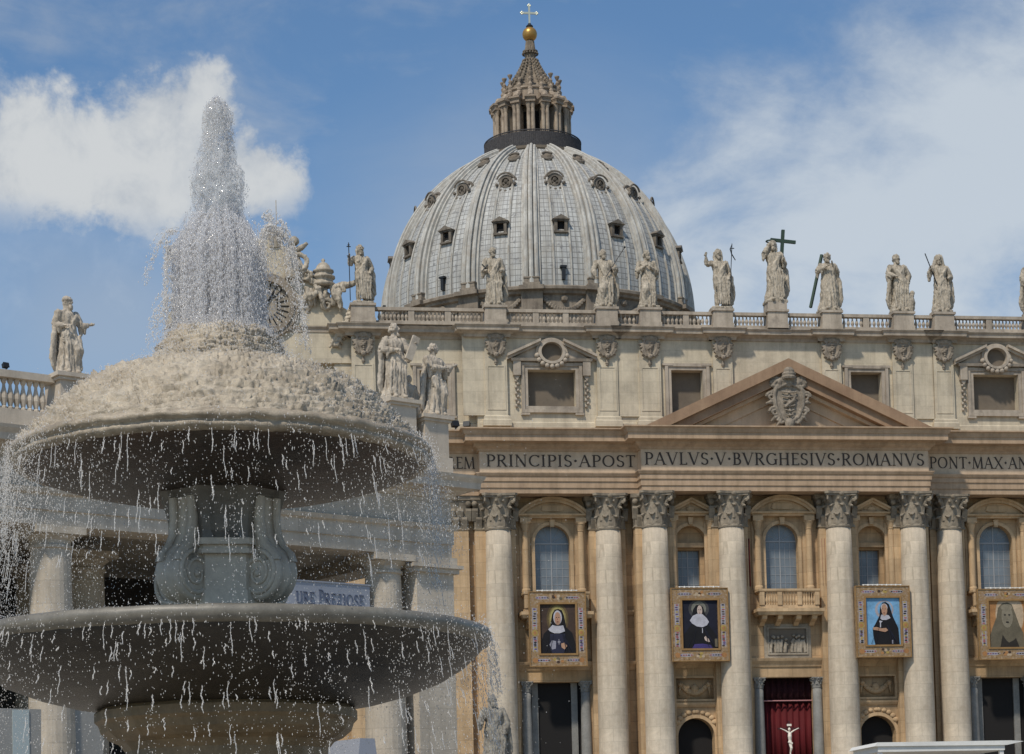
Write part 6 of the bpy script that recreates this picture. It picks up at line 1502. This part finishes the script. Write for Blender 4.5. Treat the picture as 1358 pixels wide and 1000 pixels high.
m_foam = spray_mat('white foam', .72, (.93, .93, .95))
m_jet = water_mat('clear broken water', .36, (.6, .62, .63), .06, 9)
OCT = np.array([(1, 0, 0), (-1, 0, 0), (0, 1, 0), (0, -1, 0), (0, 0, 1.), (0, 0, -1.)])
OF = np.array([(0, 2, 4), (2, 1, 4), (1, 3, 4), (3, 0, 4), (2, 0, 5), (1, 2, 5), (3, 1, 5), (0, 3, 5)])
DROP = .95
def drops(name, P, size, stretch, axis=None, m=m_drop):
    """one mesh of many small water drops; stretch lengthens each along its axis (default: down)"""
    P = np.asarray(P, float); n = len(P); size = np.asarray(size) * DROP; size = np.broadcast_to(size, n); stretch = np.broadcast_to(stretch, n)
    V = OCT[None] * size[:, None, None]; V = V.copy()
    if axis is None: V[:, :, 2] *= stretch[:, None]
    else:
        ax = axis / np.linalg.norm(axis, axis=1, keepdims=True); along = np.einsum('nij,nj->ni', V, ax); V += ax[:, None, :] * (along * (stretch - 1)[:, None])[:, :, None]
    V += P[:, None, :]
    Fc = (OF[None] + (np.arange(n) * 6)[:, None, None]).reshape(-1, 3)
    me = bpy.data.meshes.new(name); me.vertices.add(n * 6); me.vertices.foreach_set('co', V.reshape(-1)); me.loops.add(len(Fc) * 3); me.loops.foreach_set('vertex_index', Fc.reshape(-1).astype(np.int32))
    me.polygons.add(len(Fc)); me.polygons.foreach_set('loop_start', np.arange(0, len(Fc) * 3, 3, dtype=np.int32)); me.update(calc_edges=True)
    me.polygons.foreach_set('use_smooth', [True] * len(me.polygons))
    o = obj_me(name, me, m); o.location = (FX, FY, 0); return tag(o, None, None, kind='stuff')
def front_angles(n, back=.35):
    """angles round the bowl, thinned on the far side"""
    a = rng.uniform(0, 2 * PI, n); keep = ((np.sin(a) < .25) | (rng.random(n) < back)) & ((np.abs(np.cos(a)) > .5) | (rng.random(n) < .6)); return a[keep]
def curtain_drops(n, r0, spread, z1, z0, power=1.0, sm=.006, sM=.016, clump=0):
    a = front_angles(n)
    if clump:
        c = rng.uniform(0, 2 * PI, clump); k = (clump * rng.random(len(a)) ** 1.4).astype(int); sel = rng.random(len(a)) < .78; a = np.where(sel, c[k] + rng.normal(0, .0065, len(a)), a)
    t = rng.random(len(a)) ** power; z = z1 - (z1 - z0) * t
    rr = r0 + .06 + np.abs(rng.normal(0, spread, len(a))) * (.3 + t); P = np.stack([rr * np.cos(a), rr * np.sin(a), z], 1)
    return P, rng.uniform(sm, sM, len(a)) , 1 + 2.2 * rng.random(len(a)) ** 3
def join(*L): return [np.concatenate([l[i] for l in L]) for i in range(3)]
P = join(curtain_drops(13000, 3.36, .13, 8.45, 5.6, 1.0, .004, .0095, 260), curtain_drops(3600, 3.36, .4, 8.6, 5.6, .8, .0035, .008))
drops('upper_water_curtain', *P)
P = join(curtain_drops(14000, 4.25, .12, 5.5, 2.9, 1.1, .004, .0095, 320), curtain_drops(3200, 4.25, .25, 5.7, 3, 1, .0035, .008))
drops('lower_water_curtain', *P)
# broken threads of drops running off the rims
def streams(name, r0, z1, n, lmin, lmax):
    Ps, Ss, Ts = [], [], []; tb = B()
    for _ in range(n):
        a = rng.uniform(0, 2 * PI)
        if math.sin(a) > .3: continue
        L = rng.uniform(lmin, lmax) * (.3 + .7 * rng.random()); z = z1 - rng.random() ** 1.6 * 1.9; rr = r0 + rng.uniform(0, .12); bend = rng.normal(0, .025); k = int(18 + 55 * L)
        t = rng.random(k); aa = a + bend * (t * L) ** 1.5 / r0 * 2 + rng.normal(0, .0014, k) + .0022 * np.sin(t * 7 + a * 90)
        path = []
        for q in range(7):
            w = q / 6; ab = a + bend * (w * L) ** 1.5 / r0 * 2 + .0022 * math.sin(w * 7 + a * 90); path.append(((rr + .05 * w) * math.cos(ab), (rr + .05 * w) * math.sin(ab), z - L * w))
        tube(tb, path, [.002, .0045, .004, .0055, .0045, .005, .002], 4)
        Ps.append(np.stack([(rr + .05 * t) * np.cos(aa), (rr + .05 * t) * np.sin(aa), z - L * t], 1)); Ss.append(rng.uniform(.0022, .0058, k)); Ts.append(rng.uniform(1.5, 4.5, k))
    drops(name, np.concatenate(Ps), np.concatenate(Ss), np.concatenate(Ts))
    obj_s = obj(name + '_run', tb, m_thread, None, True); obj_s.location = (FX, FY, 0); tag(obj_s, None, None, kind='stuff')
streams('upper_water_threads', 3.38, 8.36, 420, .12, .6); streams('lower_water_threads', 4.28, 5.45, 560, .12, .55)
# spray thrown off the lips, strongest at the two sides
def lip_angles(n):
    a = rng.uniform(0, 2 * PI, n); c = rng.uniform(0, 2 * PI, 110); k = rng.integers(0, 110, n); a = np.where(rng.random(n) < .6, c[k] + rng.normal(0, .025, n), a)
    return a[rng.random(n) < .1 + .9 * np.abs(np.cos(a)) ** 4]
def lip_spray(name, n, r0, z0, w, drop):
    a = lip_angles(n); t = rng.random(len(a)) ** 1.3
    rr = r0 + .1 * t + np.abs(rng.normal(0, w, len(a))) * (.3 + 1.2 * t); P = np.stack([rr * np.cos(a), rr * np.sin(a), z0 + .06 - drop * t + rng.normal(0, .05, len(a))], 1)
    drops(name, P, rng.uniform(.0035, .009, len(a)), 1 + 3 * rng.random(len(a)) ** 2)
lip_spray('upper_rim_spray', 28000, 3.36, 8.6, .17, 1.7); lip_spray('lower_rim_spray', 8000, 4.26, 5.66, .06, 1.1)
# splashes in the lower bowl and over the cap
a = front_angles(5000, .5); rr = rng.uniform(3.0, 4.25, len(a)); P = np.stack([rr * np.cos(a), rr * np.sin(a), 5.62 + np.abs(rng.normal(0, .08, len(a)))], 1); drops('lower_bowl_splash', P, rng.uniform(.005, .012, len(a)), 1.)
k = rng.integers(10, len(dense) - 1, 9000); a = front_angles(9000, .5)[:]; k = k[:len(a)]
dr = np.array(dense)[k]; off = np.abs(rng.normal(0, .06, len(a))) + .06; P = np.stack([dr[:, 0] * np.cos(a), dr[:, 0] * np.sin(a), dr[:, 1] + off], 1); drops('cap_splash', P, rng.uniform(.004, .011, len(a)), 1.3)
# air-borne drops drifting right of the bowls
n = 2200; P = np.stack([rng.uniform(-5, 5.0, n), rng.uniform(-4.5, 3, n), rng.uniform(2.9, 9.2, n)], 1); drops('drifting_drops', P, rng.uniform(.0035, .008, n), 1.2)
bm = B(); lathe(bm, [(4.1, 5.57), (2, 5.58), (.5, 5.58)], 96, fn=lambda a, i, r_, z: (r_, z + .02 * noise.noise(Vector((r_ * 5 * math.cos(a), r_ * 5 * math.sin(a), 0))))); o = obj('bowl_water', bm, water_mat('bowl water', 1, (.1, .12, .12), .05), None, True); o.location = (FX, FY, 0); tag(o, None, None, kind='structure')
# the jet: broken clear column over a white falling bell
def lumpy(name, prof, m, amp, sc, n=64, off=0, stuff=True, lean=0):
    b = B(); D = []
    for i in range(len(prof) - 1):
        for j in range(7): t = j / 7; D.append((prof[i][0] + (prof[i + 1][0] - prof[i][0]) * t, prof[i][1] + (prof[i + 1][1] - prof[i][1]) * t))
    D.append(prof[-1])
    def fn(a, i, r_, z):
        p = Vector((math.cos(a) * sc * .6 + off, math.sin(a) * sc * .6, z * sc))
        return max(.01, r_ * (1 + amp * (noise.noise(p) + .6 * noise.noise(p * 2.3) + .4 * noise.noise(p * 5.1)))), z + .03 * noise.noise(p * 3)
    lathe(b, D, n, fn=fn); o = obj(name, b, m, None, True); o.location = (FX, FY, 0); return tag(o, None, None, kind='stuff')
core = [(.42, 11.9), (.36, 12.35), (.33, 12.6), (.39, 12.85), (.42, 13.08), (.36, 13.3), (.27, 13.5), (.24, 13.8), (.22, 14.1), (.2, 14.3), (.15, 14.43), (.03, 14.47)]
lumpy('jet_column', core, m_jet, .3, 3.2)
lumpy('jet_inner_column', [(r_ * .6, z - .08) for r_, z in core], m_jet, .5, 4.5, off=7)
bell = [(.6, 10.6), (.63, 11.2), (.64, 11.7), (.6, 12.0), (.46, 12.25), (.3, 12.4), (.08, 12.45)]
lumpy('falling_bell', bell, m_foam, .16, 3.0)
def plume(name, n, r_in, r_out, zt, zb, s0, s1, st):
    """drops on falling paths: up and out from the column, then straight down"""
    k = 420; pa = rng.uniform(0, 2 * PI, k); pr = rng.uniform(r_in, r_out, k); pz = zt + rng.normal(0, .12, k) - .25 * (pr / r_out) ** 2
    i_ = rng.integers(0, k, n); t = rng.random(n) ** .85; w = np.minimum(1, t * 3.2)
    rr = .3 + (pr[i_] - .3) * w ** .55 + rng.normal(0, .022, n); a = pa[i_] + rng.normal(0, .02, n) / np.maximum(.3, pr[i_]); z = pz[i_] - (pz[i_] - zb) * t ** 1.25
    drops(name, np.stack([rr * np.cos(a), rr * np.sin(a), z], 1), rng.uniform(s0, s1, n), 1 + st * rng.random(n) ** 1.5, m=m_spray)
plume('plume_drops', 90000, .25, .78, 12.6, 10.55, .0035, .009, 6)
plume('plume_outer_drops', 7000, .7, .95, 12.45, 10.45, .004, .010, 3)
n = 9000; z = rng.uniform(11.9, 14.52, n); rr = np.interp(z, [c[1] for c in core], [c[0] for c in core]) * (.35 + .8 * rng.random(n)) + np.abs(rng.normal(0, .02, n)); a = rng.uniform(0, 2 * PI, n)
drops('jet_spray', np.stack([rr * np.cos(a) + .03 * np.sin(z * 5), rr * np.sin(a), z + rng.normal(0, .03, n)], 1), rng.uniform(.003, .009, n), 1 + 3 * rng.random(n), m=m_spray)
n = 9000; a = rng.uniform(0, 2 * PI, n); rr = .6 + np.abs(rng.normal(0, .3, n)); z = np.interp(rr, [.6, .95, 1.15, 1.5, 2.1, 2.6], [10.62, 10.4, 10.08, 9.92, 9.72, 9.35]) + np.abs(rng.normal(0, .09, n)) + .04
drops('cap_spray', np.stack([rr * np.cos(a), rr * np.sin(a), z], 1), rng.uniform(.003, .009, n), 1 + rng.random(n), m=m_spray)
cz = np.array([c[1] for c in core]); crr = np.array([c[0] for c in core]); n = 3200; z = rng.uniform(11.9, 14.5, n); rr = np.interp(z, cz, crr) * (.6 + .55 * rng.random(n)); a = rng.uniform(0, 2 * PI, n)
drops('jet_drops', np.stack([rr * np.cos(a), rr * np.sin(a), z + rng.normal(0, .02, n)], 1), rng.uniform(.004, .014, n), 1 + rng.random(n))
# arcs thrown sideways, and the sheet falling to the right of the bell
Ps = []
for x0, x1, zt, ze, nn, w in ((-.55, -1.2, 12.2, 11.35, 420, .03), (-.78, -.86, 11.9, 10.5, 1300, .06), (.84, .6, 12.3, 10.55, 1500, .05), (.86, 1.36, 12.3, 10.35, 2400, .06), (.88, 1.12, 12.25, 10.4, 900, .12), (-.75, -1.1, 11.0, 10.4, 500, .08), (.75, .86, 12.5, 12.2, 260, .05)):
    k = 26; o1 = rng.normal(0, w, (k, 2)); i_ = rng.integers(0, k, nn)
    t = rng.random(nn); x = x0 + (x1 - x0) * t ** .75 + o1[i_, 0] + rng.normal(0, .012, nn); z = zt + .3 * t - (zt + .3 - ze) * t ** 2.0 + o1[i_, 1]; y = -.2 + rng.normal(0, .1, k)[i_]
    Ps.append(np.stack([x, y, z], 1))
P = np.concatenate(Ps); drops('side_arcs', P, rng.uniform(.005, .013, len(P)), 1 + 2.5 * rng.random(len(P)) ** 2)
